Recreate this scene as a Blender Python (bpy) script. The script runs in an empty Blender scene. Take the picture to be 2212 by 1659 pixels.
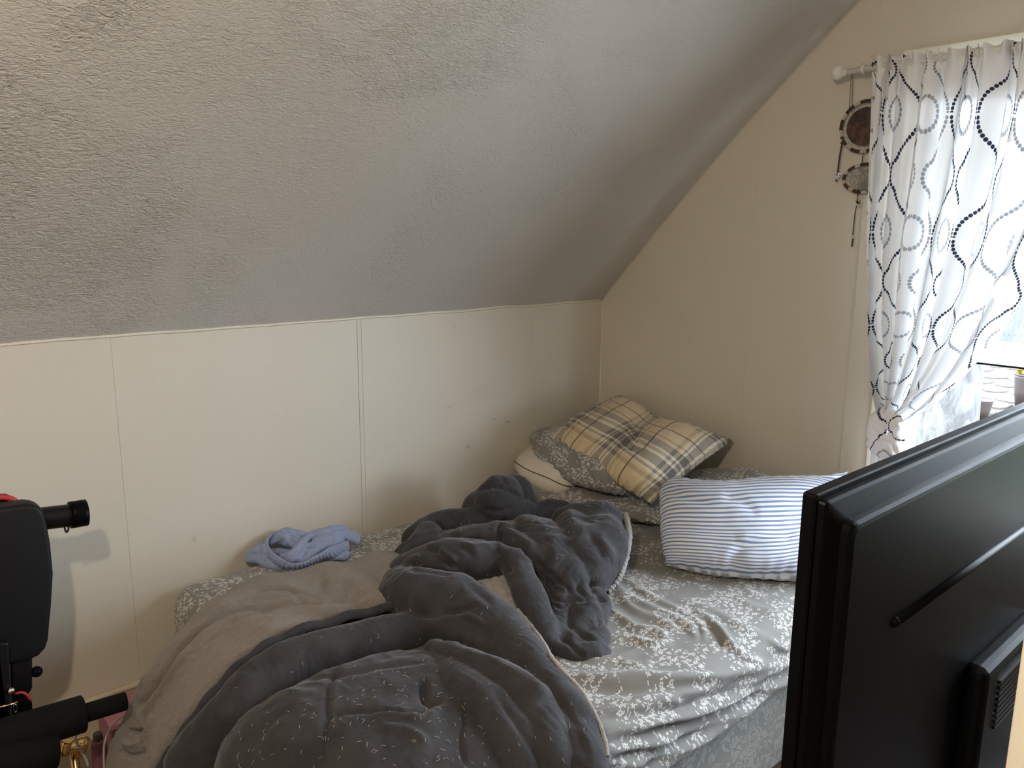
import bpy, bmesh, math, random
import numpy as np
from mathutils import Vector, Matrix
try:
    import openvdb as vdb
except ImportError:
    import pyopenvdb as vdb

random.seed(7)
rng = np.random.default_rng(11)
SC = bpy.context.scene
COL = SC.collection

# ------------------------------------------------------------------ camera
F_PX, CX, CY, CAM_H = 1700.0, 1106.0, 829.5, 1.475
YAW, PITCH, ROLL = math.radians(41.45), math.radians(10.87), math.radians(0.44)
_f = np.array([math.sin(YAW)*math.cos(PITCH), math.cos(YAW)*math.cos(PITCH), -math.sin(PITCH)])
_r = np.array([math.cos(YAW), -math.sin(YAW), 0.0])
_u = np.cross(_r, _f)
_r, _u = _r*math.cos(ROLL)+_u*math.sin(ROLL), -_r*math.sin(ROLL)+_u*math.cos(ROLL)
CAM = np.array([0.0, 0.0, CAM_H])
cd = bpy.data.cameras.new('camera')
cd.sensor_fit = 'HORIZONTAL'; cd.sensor_width = 36.0
cd.lens = F_PX/2212*36.0; cd.clip_start = 0.02; cd.clip_end = 200
camo = bpy.data.objects.new('camera', cd); COL.objects.link(camo)
camo.matrix_world = Matrix(((_r[0], _u[0], -_f[0], 0), (_r[1], _u[1], -_f[1], 0), (_r[2], _u[2], -_f[2], CAM_H), (0, 0, 0, 1)))
SC.camera = camo

# ------------------------------------------------------------------ world and exposure
WORLD_STRENGTH = 8.8
LAMP_WATTS = 24.0
w = bpy.data.worlds.new('overcast_sky'); SC.world = w; w.use_nodes = True
wn = w.node_tree.nodes; wl = w.node_tree.links
bg = wn['Background']; bg.inputs['Strength'].default_value = WORLD_STRENGTH
bg.inputs['Color'].default_value = (0.77, 0.88, 1.0, 1)
SC.view_settings.view_transform = 'Standard'
SC.view_settings.look = 'None'
SC.view_settings.gamma = 1.0
SC.view_settings.use_curve_mapping = False
SC.view_settings.exposure = 1.35
SC.cycles.max_bounces = 10
SC.cycles.diffuse_bounces = 6
SC.cycles.transparent_max_bounces = 16
SC.cycles.sample_clamp_indirect = 6.0

YB, XR = 2.43, 2.695           # back (knee) wall and right (gable) wall
XL, YF = -1.5, -1.3            # walls behind the photographer
KNEE = 1.18
FZ = -0.13                     # floor level
FLAT = 2.42
WIN_Y0, WIN_Y1, WIN_Z0, WIN_Z1 = -0.45, 1.09, 0.62, 2.00  # opening widened out of view to let in more daylight
# portal: helps the renderer find the daylight that comes through the window opening
pl = bpy.data.lights.new('window_daylight_portal', 'AREA'); pl.shape = 'RECTANGLE'
pl.size = WIN_Y1-WIN_Y0; pl.size_y = WIN_Z1-WIN_Z0; pl.cycles.is_portal = True
po = bpy.data.objects.new('window_daylight_portal', pl); COL.objects.link(po)
po.location = (XR+0.14, (WIN_Y0+WIN_Y1)/2, (WIN_Z0+WIN_Z1)/2); po.rotation_euler = (math.pi/2, 0, math.pi/2)

# ------------------------------------------------------------------ pixel helpers (2212 x 1659 frame)
def ray(px, py):
    return _r*((px-CX)/F_PX) + _u*(-(py-CY)/F_PX) + _f
def onX(px, py, X): d = ray(px, py); return CAM + d*(X/d[0])
def onY(px, py, Y): d = ray(px, py); return CAM + d*(Y/d[1])
def onZ(px, py, Z): d = ray(px, py); return CAM + d*((Z-CAM_H)/d[2])
def project(P):
    q = np.asarray(P)-CAM
    z = q@_f
    return CX+F_PX*(q@_r)/z, CY-F_PX*(q@_u)/z, z

# ------------------------------------------------------------------ object helpers
def tag(o, label=None, cat=None, group=None, kind=None):
    if label: o['label'] = label
    if cat: o['category'] = cat
    if group: o['group'] = group
    if kind: o['kind'] = kind
    return o
def empty(name, loc, label=None, cat=None, group=None, kind=None):
    o = bpy.data.objects.new(name, None); o.empty_display_size = 0.05
    o.location = loc; COL.objects.link(o)
    return tag(o, label, cat, group, kind)
def link(name, me, mat, parent=None, smooth=False):
    o = bpy.data.objects.new(name, me); COL.objects.link(o)
    if mat: me.materials.append(mat)
    if smooth:
        me.polygons.foreach_set('use_smooth', np.ones(len(me.polygons), dtype=bool))
    if parent:
        o.parent = parent
        if parent.type == 'EMPTY': o.matrix_parent_inverse = Matrix.Translation(-parent.location)
    return o
def mesh_np(name, V, Fq):
    me = bpy.data.meshes.new(name)
    V = np.asarray(V, dtype=np.float32); Fq = np.asarray(Fq, dtype=np.int32)
    me.vertices.add(len(V)); me.vertices.foreach_set('co', V.ravel())
    n, k = Fq.shape
    me.loops.add(n*k); me.loops.foreach_set('vertex_index', Fq.ravel())
    me.polygons.add(n)
    me.polygons.foreach_set('loop_start', np.arange(0, n*k, k, dtype=np.int32))
    me.polygons.foreach_set('loop_total', np.full(n, k, dtype=np.int32))
    me.update(calc_edges=True); me.validate()
    return me
def set_uv(me, UV):
    """UV given per vertex"""
    lay = me.uv_layers.new(name='UVMap')
    li = np.empty(len(me.loops), dtype=np.int32); me.loops.foreach_get('vertex_index', li)
    lay.data.foreach_set('uv', np.asarray(UV, dtype=np.float32)[li].ravel())
def obj_bm(name, bm, mat, parent=None, smooth=False, bevel=0.0, seg=2):
    bmesh.ops.recalc_face_normals(bm, faces=bm.faces)
    if bevel > 0:
        es = [e for e in bm.edges if len(e.link_faces) == 2 and e.calc_face_angle(0) > 0.6]
        bmesh.ops.bevel(bm, geom=es, offset=bevel, segments=seg, affect='EDGES', profile=0.5, clamp_overlap=True)
    me = bpy.data.meshes.new(name); bm.to_mesh(me); bm.free()
    return link(name, me, mat, parent, smooth)
def bm_box(bm, x0, x1, y0, y1, z0, z1):
    v = [bm.verts.new(c) for c in ((x0,y0,z0),(x1,y0,z0),(x1,y1,z0),(x0,y1,z0),(x0,y0,z1),(x1,y0,z1),(x1,y1,z1),(x0,y1,z1))]
    for f in ((0,3,2,1),(4,5,6,7),(0,1,5,4),(1,2,6,5),(2,3,7,6),(3,0,4,7)): bm.faces.new([v[i] for i in f])
def box(name, x0, x1, y0, y1, z0, z1, mat, parent=None, bevel=0.0):
    bm = bmesh.new(); bm_box(bm, x0, x1, y0, y1, z0, z1); return obj_bm(name, bm, mat, parent, bevel=bevel)
def bm_prism(bm, poly, off):
    """poly: 3-D points of a planar outline; off: extrusion vector"""
    a = [bm.verts.new(p) for p in poly]; b = [bm.verts.new(np.asarray(p)+off) for p in poly]
    bm.faces.new(a); bm.faces.new(b[::-1])
    n = len(a)
    for i in range(n): bm.faces.new((a[i], b[i], b[(i+1) % n], a[(i+1) % n]))
def catmull(P, n):
    P = np.asarray(P, float); m = len(P)
    E = np.vstack([2*P[0]-P[1], P, 2*P[-1]-P[-2]])
    t = np.linspace(0, m-1, n); i = np.minimum(t.astype(int), m-2); u = (t-i)[:, None]
    p0, p1, p2, p3 = E[i], E[i+1], E[i+2], E[i+3]
    return 0.5*((2*p1)+(-p0+p2)*u+(2*p0-5*p1+4*p2-p3)*u*u+(-p0+3*p1-3*p2+p3)*u**3)
def bm_tube(bm, P, r, seg=10, cap=True, closed=False):
    P = np.asarray(P, float); n = len(P)
    r = np.full(n, r) if np.isscalar(r) else np.asarray(r, float)
    T = np.gradient(P, axis=0)
    if closed: T = np.roll(P, -1, 0)-np.roll(P, 1, 0)
    T /= np.linalg.norm(T, axis=1)[:, None]+1e-12
    a = np.array([0, 0, 1.0]) if abs(T[0][2]) < 0.9 else np.array([1.0, 0, 0])
    rings = []
    for i in range(n):
        b = np.cross(T[i], a); b /= np.linalg.norm(b)+1e-12
        a = np.cross(b, T[i])
        rings.append([bm.verts.new(P[i]+r[i]*(math.cos(2*math.pi*k/seg)*a+math.sin(2*math.pi*k/seg)*b)) for k in range(seg)])
    for i in range(n if closed else n-1):
        A, B = rings[i], rings[(i+1) % n]
        for k in range(seg): bm.faces.new((A[k], A[(k+1) % seg], B[(k+1) % seg], B[k]))
    if cap and not closed:
        bm.faces.new(rings[0][::-1]); bm.faces.new(rings[-1])
def tube(name, P, r, mat, parent=None, seg=10, closed=False):
    bm = bmesh.new(); bm_tube(bm, P, r, seg, closed=closed); return obj_bm(name, bm, mat, parent, smooth=True)
def bm_sphere(bm, c, r, seg=16):
    if np.isscalar(r): r = (r, r, r)
    bmesh.ops.create_uvsphere(bm, u_segments=seg, v_segments=max(6, seg//2), radius=1.0,
                              matrix=Matrix.Translation(Vector(c)) @ Matrix.Diagonal((r[0], r[1], r[2], 1)))
def sphere(name, c, r, mat, parent=None, seg=16):
    bm = bmesh.new(); bm_sphere(bm, c, r, seg); return obj_bm(name, bm, mat, parent, smooth=True)

# ------------------------------------------------------------------ numpy noise
_perm = rng.permutation(256).astype(np.int32); _perm = np.concatenate([_perm, _perm, _perm])
_grad = rng.normal(size=(256, 3)); _grad /= np.linalg.norm(_grad, axis=1)[:, None]
def perlin(P):
    P = np.asarray(P, float); I = np.floor(P).astype(np.int64); f = P-I; I &= 255
    u = f*f*f*(f*(f*6-15)+10); out = 0
    for dx in (0, 1):
        for dy in (0, 1):
            for dz in (0, 1):
                h = _perm[_perm[_perm[(I[:, 0]+dx) & 255]+((I[:, 1]+dy) & 255)]+((I[:, 2]+dz) & 255)]
                g = _grad[h]
                d = g[:, 0]*(f[:, 0]-dx)+g[:, 1]*(f[:, 1]-dy)+g[:, 2]*(f[:, 2]-dz)
                wx = u[:, 0] if dx else 1-u[:, 0]; wy = u[:, 1] if dy else 1-u[:, 1]; wz = u[:, 2] if dz else 1-u[:, 2]
                out = out+d*wx*wy*wz
    return out
def fbm(P, o=3):
    s = 0; a = 1.0
    for i in range(o): s = s+a*perlin(np.asarray(P)*(2**i)+17.3*i); a *= 0.5
    return s
def stroke_field(V, strokes):
    """signed offset for every vertex from strokes drawn along folds: (pixel polyline, width px, depth m)"""
    px, py, z = project(V); Q = np.stack([px, py], 1); out = np.zeros(len(V))
    for pts, wd, dep in strokes:
        C = catmull(pts, max(6, 5*len(pts))); best = np.full(len(V), 1e9); par = np.zeros(len(V))
        lo = C.min(0)-3*wd; hi = C.max(0)+3*wd
        sel = np.where((Q > lo).all(1) & (Q < hi).all(1))[0]
        if len(sel) == 0: continue
        q = Q[sel]; b = np.full(len(sel), 1e9); tt = np.zeros(len(sel)); n = len(C)-1
        for i in range(n):
            a, d = C[i], C[i+1]-C[i]; L = d@d+1e-9
            t = np.clip(((q-a)@d)/L, 0, 1); dd = ((q-a-t[:, None]*d)**2).sum(1)
            m = dd < b; b[m] = dd[m]; tt[m] = (i+t[m])/n
        taper = np.clip(np.minimum(tt, 1-tt)*5, 0, 1)**0.7
        out[sel] += dep*np.exp(-b/(wd*wd))*taper
    return out
def vnormals(me):
    n = np.empty(len(me.vertices)*3, dtype=np.float32); me.vertices.foreach_get('normal', n); return n.reshape(-1, 3).astype(float)
def vcos(me):
    n = np.empty(len(me.vertices)*3, dtype=np.float32); me.vertices.foreach_get('co', n); return n.reshape(-1, 3).astype(float)
def setcos(me, V):
    me.vertices.foreach_set('co', np.asarray(V, dtype=np.float32).ravel()); me.update()

# ------------------------------------------------------------------ soft sculpting: swept tubes joined by a smooth union
class Sculpt:
    def __init__(s, lo, hi, h):
        s.lo = np.array(lo, float); s.h = h
        s.n = np.ceil((np.array(hi)-s.lo)/h).astype(int)+1
        s.f = np.ones(s.n, dtype=np.float32)
    def tube(s, pts, k=0.02, sq=1.0, n=None):
        """pts: (x,y,z,r); sq: vertical squash; k: blend width"""
        P = np.asarray(pts, float); C = catmull(P, n or max(4, 4*(len(P)-1)+1)) if len(P) > 1 else P
        C[:, 3] = np.maximum(C[:, 3], 0.004)
        if len(C) == 1: C = np.vstack([C, C+[1e-4, 0, 0, 0]])
        m = C[:, 3].max()+k+3*s.h
        i0 = np.clip(np.floor((C[:, :3].min(0)-m-s.lo)/s.h).astype(int), 0, s.n-1)
        i1 = np.clip(np.ceil((C[:, :3].max(0)+m-s.lo)/s.h).astype(int)+1, 1, s.n)
        ax = [s.lo[a]+s.h*np.arange(i0[a], i1[a]) for a in range(3)]
        X, Y, Z = np.meshgrid(*ax, indexing='ij'); X = X.astype(np.float32); Y = Y.astype(np.float32); Z = Z.astype(np.float32)
        D = np.ones(X.shape, np.float32)
        for a, b in zip(C[:-1], C[1:]):
            d = b[:3]-a[:3]; d = d*np.array([1, 1, 1/sq]); L = d@d+1e-9
            ux, uy, uz = X-a[0], Y-a[1], (Z-a[2])/sq
            t = np.clip((ux*d[0]+uy*d[1]+uz*d[2])/L, 0, 1)
            r = a[3]+(b[3]-a[3])*t
            dist = np.sqrt((ux-t*d[0])**2+(uy-t*d[1])**2+(uz-t*d[2])**2)-r
            D = np.minimum(D, dist)
        sl = tuple(slice(i0[a], i1[a]) for a in range(3))
        A = s.f[sl]; hh = np.maximum(k-np.abs(A-D), 0)/max(k, 1e-6)
        s.f[sl] = np.minimum(A, D)-hh*hh*k*0.25
    def mesh(s, name, smooth=2, disp=None, strokes=None):
        g = vdb.FloatGrid(1.0); g.copyFromArray(np.clip(s.f, -4*s.h, 4*s.h).astype(np.float32))
        r = g.convertToQuads(0.0) if hasattr(g, 'convertToQuads') else g.convertToPolygons(0.0)
        V, Q = r[0], r[-1]
        me = mesh_np(name, np.asarray(V)*s.h+s.lo, np.asarray(Q)[:, ::-1])
        smooth_mesh(me, smooth)
        V = vcos(me); N = vnormals(me); c = CAM-V; c /= np.linalg.norm(c, axis=1)[:, None]
        if (N*(V-V.mean(0))).sum() < 0: me.flip_normals(); me.update(); N = vnormals(me)
        off = np.zeros(len(V))
        if strokes: off += stroke_field(V, strokes)*np.clip((N*c).sum(1)*1.5, 0, 1)
        if disp: off += disp(V, N)
        setcos(me, V+N*off[:, None])
        smooth_mesh(me, 1)
        return me
def smooth_mesh(me, it):
    E = np.empty(len(me.edges)*2, dtype=np.int32); me.edges.foreach_get('vertices', E); E = E.reshape(-1, 2)
    V = vcos(me); deg = np.bincount(E.ravel(), minlength=len(V))[:, None]+1e-9
    for _ in range(it):
        S = np.zeros_like(V)
        for a in range(3):
            S[:, a] = np.bincount(E[:, 0], V[E[:, 1], a], len(V))+np.bincount(E[:, 1], V[E[:, 0], a], len(V))
        V = 0.5*V+0.5*S/deg
    setcos(me, V)

# ------------------------------------------------------------------ thick soft patches (pillows, quilt flaps)
def bicubic(G, nu, nv):
    G = np.asarray(G, float)
    A = np.stack([catmull(G[i], nv) for i in range(G.shape[0])])
    return np.stack([catmull(A[:, j], nu) for j in range(nv)], 1)
def puff(name, G, nu, nv, thick, mat, parent=None, size=(0.5, 0.7), pw=3.0, bot=1.0, disp=None, strokes=None, edge=0.0, both=True, ear=0.0):
    """G: grid of mid-surface points; thickness falls off to a rounded rim"""
    M = bicubic(G, nu, nv); du = np.gradient(M, axis=0); dv = np.gradient(M, axis=1)
    N = np.cross(du, dv); N /= np.linalg.norm(N, axis=2)[:, :, None]+1e-12
    if N[..., 2].mean() < 0: N = -N
    # denser sampling towards the rim
    U, Vv = np.meshgrid(np.linspace(-1, 1, nu), np.linspace(-1, 1, nv), indexing='ij')
    prof = np.sqrt(np.clip(1-np.abs(U)**pw, 0, 1))*np.sqrt(np.clip(1-np.abs(Vv)**pw, 0, 1))
    prof = edge+(1-edge)*prof
    top = M+N*(thick*prof)[:, :, None]; low = M-N*(thick*bot*prof)[:, :, None]
    V = np.concatenate([top.reshape(-1, 3), low.reshape(-1, 3)])
    idx = np.arange(nu*nv).reshape(nu, nv); a, b, c, d = idx[:-1, :-1], idx[1:, :-1], idx[1:, 1:], idx[:-1, 1:]
    Q1 = np.stack([a, b, c, d], -1).reshape(-1, 4); Q2 = Q1[:, ::-1]+nu*nv
    rim = np.concatenate([idx[0, :], idx[1:, -1], idx[-1, -2::-1], idx[-2:0:-1, 0]])
    rn = np.roll(rim, -1); Q3 = np.stack([rim, rn, rn+nu*nv, rim+nu*nv], -1)
    # grid orientation: make faces follow +N on top
    fn = np.cross(V[Q1[:, 1]]-V[Q1[:, 0]], V[Q1[:, 3]]-V[Q1[:, 0]])
    if (fn*np.repeat(N[:-1, :-1].reshape(-1, 3), 1, 0)).sum() < 0: Q1, Q2, Q3 = Q1[:, ::-1], Q2[:, ::-1], Q3
    else: Q3 = Q3[:, ::-1]
    me = mesh_np(name, V, np.concatenate([Q1, Q2, Q3]))
    uv = np.stack([(Vv+1)/2*size[1], (U+1)/2*size[0]], -1).reshape(-1, 2)
    set_uv(me, np.concatenate([uv, uv]))
    Nn = vnormals(me); off = np.zeros(len(V))
    if strokes: off += stroke_field(V, strokes)*np.clip((Nn*(CAM-V)/np.linalg.norm(CAM-V, axis=1)[:, None]).sum(1)*2, 0, 1)
    if disp: off += disp(V, Nn, np.concatenate([U.ravel(), U.ravel()]), np.concatenate([Vv.ravel(), Vv.ravel()]))
    setcos(me, V+Nn*off[:, None])
    return link(name, me, mat, parent, smooth=True)

# ------------------------------------------------------------------ materials
class NB:
    """small node-building helper"""
    def __init__(s, name):
        s.m = bpy.data.materials.new(name); s.m.use_nodes = True; s.t = s.m.node_tree
        s.N = s.t.nodes; s.bsdf = s.N['Principled BSDF']; s.out = s.N['Material Output']
    def n(s, typ, **kw):
        x = s.N.new(typ)
        for k, v in kw.items(): setattr(x, k, v)
        return x
    def put(s, sock, v):
        if isinstance(v, bpy.types.NodeSocket): s.t.links.new(v, sock)
        elif isinstance(v, (tuple, list)) and len(v) == 3 and sock.type == 'RGBA': sock.default_value = (*v, 1)
        else: sock.default_value = v
    def math(s, op, a, b=0.0, c=0.0, clamp=False):
        x = s.n('ShaderNodeMath', operation=op, use_clamp=clamp); s.put(x.inputs[0], a); s.put(x.inputs[1], b); s.put(x.inputs[2], c); return x.outputs[0]
    def coord(s, which='Object'): return s.n('ShaderNodeTexCoord').outputs[which]
    def xyz(s, v):
        x = s.n('ShaderNodeSeparateXYZ'); s.put(x.inputs[0], v); return x.outputs
    def comb(s, a, b, c=0.0):
        x = s.n('ShaderNodeCombineXYZ'); s.put(x.inputs[0], a); s.put(x.inputs[1], b); s.put(x.inputs[2], c); return x.outputs[0]
    def noise(s, vec, scale, detail=3, rough=0.5, dist=0.0):
        x = s.n('ShaderNodeTexNoise'); s.put(x.inputs['Vector'], vec); x.inputs['Scale'].default_value = scale
        x.inputs['Detail'].default_value = detail; x.inputs['Roughness'].default_value = rough; x.inputs['Distortion'].default_value = dist
        return x.outputs[0]
    def ramp(s, v, a, b, lo=0.0, hi=1.0):
        x = s.n('ShaderNodeMapRange', interpolation_type='SMOOTHSTEP'); s.put(x.inputs[0], v); s.put(x.inputs[1], a); s.put(x.inputs[2], b)
        x.inputs[3].default_value = lo; x.inputs[4].default_value = hi; return x.outputs[0]
    def mix(s, f, a, b):
        x = s.n('ShaderNodeMix', data_type='RGBA'); s.put(x.inputs[0], f); s.put(x.inputs[6], a); s.put(x.inputs[7], b); return x.outputs[2]
    def scalev(s, v, k):
        x = s.n('ShaderNodeVectorMath', operation='MULTIPLY'); s.put(x.inputs[0], v); x.inputs[1].default_value = k if isinstance(k, tuple) else (k, k, k); return x.outputs[0]
    def bump(s, h, strength=0.3, dist=0.01, normal=None):
        x = s.n('ShaderNodeBump'); s.put(x.inputs['Height'], h); x.inputs['Strength'].default_value = strength; x.inputs['Distance'].default_value = dist
        if normal: s.put(x.inputs['Normal'], normal)
        return x.outputs[0]
    def fin(s, color=None, rough=None, normal=None, **kw):
        if color is not None: s.put(s.bsdf.inputs['Base Color'], color)
        if rough is not None: s.put(s.bsdf.inputs['Roughness'], rough)
        if normal is not None: s.put(s.bsdf.inputs['Normal'], normal)
        for k, v in kw.items(): s.put(s.bsdf.inputs[k.replace('_', ' ')], v)
        return s.m
def plain(name, col, rough=0.6, noise=0.06, scale=40.0, bump=0.0, **kw):
    b = NB(name); v = b.coord(); n = b.noise(v, scale, 3)
    lo = tuple(max(0, c*(1-noise)) for c in col); hi = tuple(min(1, c*(1+noise)) for c in col)
    nm = b.bump(b.noise(v, scale*3, 2), bump, 0.002) if bump > 0 else None
    return b.fin(b.mix(n, lo, hi), rough, nm, **kw)

def m_wall():
    b = NB('cream_wall_paint'); v = b.coord()
    big = b.noise(v, 1.6, 4, 0.6); c = b.mix(big, (0.58, 0.54, 0.455), (0.64, 0.595, 0.505))
    # scuffs and finger marks beside the pillows
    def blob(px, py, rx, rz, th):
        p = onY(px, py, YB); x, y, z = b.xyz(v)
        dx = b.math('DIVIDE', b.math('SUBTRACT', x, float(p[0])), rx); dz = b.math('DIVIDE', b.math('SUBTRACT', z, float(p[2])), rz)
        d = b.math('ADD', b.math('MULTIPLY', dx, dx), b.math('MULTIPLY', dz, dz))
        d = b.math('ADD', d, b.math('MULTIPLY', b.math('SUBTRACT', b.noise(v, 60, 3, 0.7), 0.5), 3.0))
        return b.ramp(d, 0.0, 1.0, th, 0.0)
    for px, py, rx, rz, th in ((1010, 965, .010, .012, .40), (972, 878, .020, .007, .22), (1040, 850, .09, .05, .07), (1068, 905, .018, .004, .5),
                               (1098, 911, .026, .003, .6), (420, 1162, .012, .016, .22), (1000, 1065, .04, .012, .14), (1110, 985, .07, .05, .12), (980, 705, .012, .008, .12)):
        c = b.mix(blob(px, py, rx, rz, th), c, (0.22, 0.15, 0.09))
    spk = b.ramp(b.noise(v, 90, 2, 0.5), 0.76, 0.80, 0, 0.22); c = b.mix(spk, c, (0.42, 0.35, 0.26))
    nm = b.bump(b.noise(v, 220, 3), 0.12, 0.002)
    nm = b.bump(b.noise(v, 9, 2), 0.10, 0.01, nm)
    return b.fin(c, 0.5, nm)
def m_ceiling():
    b = NB('brushed_plaster_ceiling'); v = b.coord()
    patch = b.ramp(b.noise(v, 2.3, 3, 0.6, 0.8), 0.42, 0.66)
    strokes = b.math('SUBTRACT', b.noise(b.scalev(v, (1.0, 2.2, 2.2)), 44, 3, 0.6, 1.6), 0.5)
    fine = b.math('SUBTRACT', b.noise(v, 130, 3, 0.6), 0.5)
    chips = b.ramp(b.noise(v, 75, 3, 0.6, 0.8), 0.58, 0.70)
    h = b.math('ADD', b.math('MULTIPLY', strokes, b.math('ADD', b.math('MULTIPLY', patch, 0.62), 0.36)), b.math('MULTIPLY', fine, 0.14))
    h = b.math('ADD', h, b.math('MULTIPLY', b.math('MULTIPLY', chips, patch), 0.22))
    x, y, z = b.xyz(v)
    leftw = b.ramp(x, 0.2, 1.9, 1.0, 0.45)
    h = b.math('MULTIPLY', h, leftw)
    c = b.mix(b.noise(v, 1.3, 3), (0.52, 0.495, 0.455), (0.57, 0.545, 0.50))
    return b.fin(c, 0.38, b.bump(h, 1.0, 0.012))
M_WALL, M_CEIL = m_wall(), m_ceiling()
M_TRIM = plain('white_gloss_trim', (0.70, 0.66, 0.56), 0.35, 0.05, 20, 0.05)
M_WHITE = plain('white_vinyl', (0.78, 0.80, 0.82), 0.35, 0.03, 20)
M_BASE = plain('cream_baseboard_paint', (0.56, 0.49, 0.36), 0.4, 0.12, 14, 0.1)
M_BLACKPLASTIC = plain('black_plastic', (0.003, 0.003, 0.0034), 0.40, 0.2, 60, 0.04, Specular_IOR_Level=0.06)
M_VINYL = plain('black_vinyl', (0.006, 0.006, 0.007), 0.55, 0.2, 120, 0.2, Specular_IOR_Level=0.25)
M_FOAM = plain('black_foam', (0.005, 0.005, 0.005), 0.9, 0.3, 200, 0.5, Specular_IOR_Level=0.2)
M_STEEL_BLACK = plain('black_painted_steel', (0.005, 0.005, 0.006), 0.35, 0.2, 60, Specular_IOR_Level=0.3)
M_RED = plain('red_vinyl', (0.42, 0.03, 0.025), 0.5, 0.1, 60)
M_CHROME = plain('chrome', (0.75, 0.75, 0.75), 0.2, 0.03, 30, Metallic=1.0)
M_BRASS = plain('polished_brass', (0.85, 0.62, 0.25), 0.18, 0.05, 30, Metallic=1.0)
M_WOODFLOOR = plain('brown_floor', (0.16, 0.10, 0.07), 0.6, 0.3, 12, 0.1)

def floral(name, base, print_, scale=1.0, cover=0.485, rough=0.85):
    """small white blossom clusters on grey cotton; pattern follows the cloth's own UV (metres)"""
    b = NB(name); uv = b.scalev(b.coord('UV'), (scale, scale, 0.0))
    clus = b.noise(b.scalev(uv, 1.0), 11, 2, 0.55)
    def vor(cell, off):
        t = b.n('ShaderNodeVectorMath', operation='MULTIPLY_ADD'); b.put(t.inputs[0], uv); t.inputs[1].default_value = (1/cell, 1/cell, 0); t.inputs[2].default_value = (off, off*1.7, 0)
        x = b.n('ShaderNodeTexVoronoi', voronoi_dimensions='2D', feature='F1'); b.put(x.inputs['Vector'], t.outputs[0]); x.inputs['Scale'].default_value = 1.0; x.inputs['Randomness'].default_value = 0.85
        d = b.n('ShaderNodeVectorMath', operation='SUBTRACT'); b.put(d.inputs[0], t.outputs[0]); b.put(d.inputs[1], x.outputs['Position'])
        X, Y, _ = b.xyz(d.outputs[0]); R, G, B = b.xyz(x.outputs['Color'])
        return X, Y, R, G
    X, Y, R, G = vor(0.0200, 3.1)
    ang = b.math('ADD', b.math('ARCTAN2', Y, X), b.math('MULTIPLY', R, 6.28)); r = b.math('SQRT', b.math('ADD', b.math('MULTIPLY', X, X), b.math('MULTIPLY', Y, Y)))
    pet = b.math('ADD', 0.255, b.math('MULTIPLY', b.math('COSINE', b.math('MULTIPLY', ang, 5.0)), 0.095))
    flower = b.math('MULTIPLY', b.math('LESS_THAN', r, pet), b.math('GREATER_THAN', r, 0.085))
    flower = b.math('MULTIPLY', flower, b.math('GREATER_THAN', b.math('ADD', clus, b.math('MULTIPLY', G, 0.13)), cover+0.06))
    X2, Y2, R2, G2 = vor(0.0120, 7.7)
    a2 = b.math('MULTIPLY', R2, 6.28); cs, sn = b.math('COSINE', a2), b.math('SINE', a2)
    u2 = b.math('ADD', b.math('MULTIPLY', X2, cs), b.math('MULTIPLY', Y2, sn)); v2 = b.math('SUBTRACT', b.math('MULTIPLY', Y2, cs), b.math('MULTIPLY', X2, sn))
    e = b.math('ADD', b.math('POWER', b.math('DIVIDE', u2, 0.42), 2.0), b.math('POWER', b.math('DIVIDE', v2, 0.15), 2.0))
    leaf = b.math('MULTIPLY', b.math('LESS_THAN', e, 1.0), b.math('GREATER_THAN', b.math('ADD', clus, b.math('MULTIPLY', G2, 0.2)), cover+0.125))
    mask = b.math('MAXIMUM', flower, leaf)
    weave = b.noise(b.coord('UV'), 900, 2)
    c = b.mix(mask, b.mix(weave, tuple(x*0.88 for x in base), tuple(x*1.1 for x in base)), print_)
    nm = b.bump(b.noise(b.coord('UV'), 38, 3, 0.6), 0.16, 0.006)
    return b.fin(c, rough, nm, Sheen_Weight=0.15)
def m_velvet(name, base, chevron=True):
    b = NB(name); v = b.coord()
    n = b.noise(v, 11, 4, 0.6, 0.6); f = b.noise(v, 420, 2, 0.6)
    c = b.mix(b.ramp(n, 0.3, 0.75), tuple(x*0.72 for x in base), tuple(x*1.25 for x in base))
    h = b.math('MULTIPLY', f, 0.25)
    if chevron:   # embossed zig-zag bands
        x, y, z = b.xyz(v)
        s = b.math('ADD', b.math('MULTIPLY', x, 0.75), b.math('MULTIPLY', y, -0.66)); t = b.math('ADD', b.math('MULTIPLY', x, 0.66), b.math('MULTIPLY', y, 0.75))
        zig = b.math('PINGPONG', t, 0.06); k = b.math('ADD', s, b.math('MULTIPLY', zig, 1.0))
        band = b.math('PINGPONG', k, 0.013); band = b.ramp(band, 0.004, 0.008)
        where = b.ramp(b.noise(v, 4.5, 2), 0.47, 0.58)
        h = b.math('ADD', h, b.math('MULTIPLY', b.math('MULTIPLY', band, where), 0.55))
    nm = b.bump(h, 0.32, 0.006)
    wr = b.noise(v, 30, 4, 0.55, 0.5)
    nm = b.bump(wr, 0.34, 0.012, nm)
    return b.fin(c, 0.9, nm, Sheen_Weight=0.22, Sheen_Roughness=0.40, Sheen_Tint=(0.80, 0.79, 0.84))
def m_fleece(name, base):
    b = NB(name); v = b.coord()
    f = b.noise(b.scalev(v, (1.0, 1.4, 1.0)), 170, 4, 0.7, 1.0); n = b.noise(v, 14, 4, 0.6)
    c = b.mix(b.math('ADD', b.math('MULTIPLY', f, 0.7), b.math('MULTIPLY', n, 0.3)), tuple(x*0.66 for x in base), tuple(x*1.3 for x in base))
    nm = b.bump(f, 0.8, 0.008); nm = b.bump(b.noise(v, 34, 4, 0.65, 1.0), 0.5, 0.014, nm)
    return b.fin(c, 0.95, nm, Sheen_Weight=0.5, Sheen_Roughness=0.5, Sheen_Tint=(0.9, 0.86, 0.8))
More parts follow.
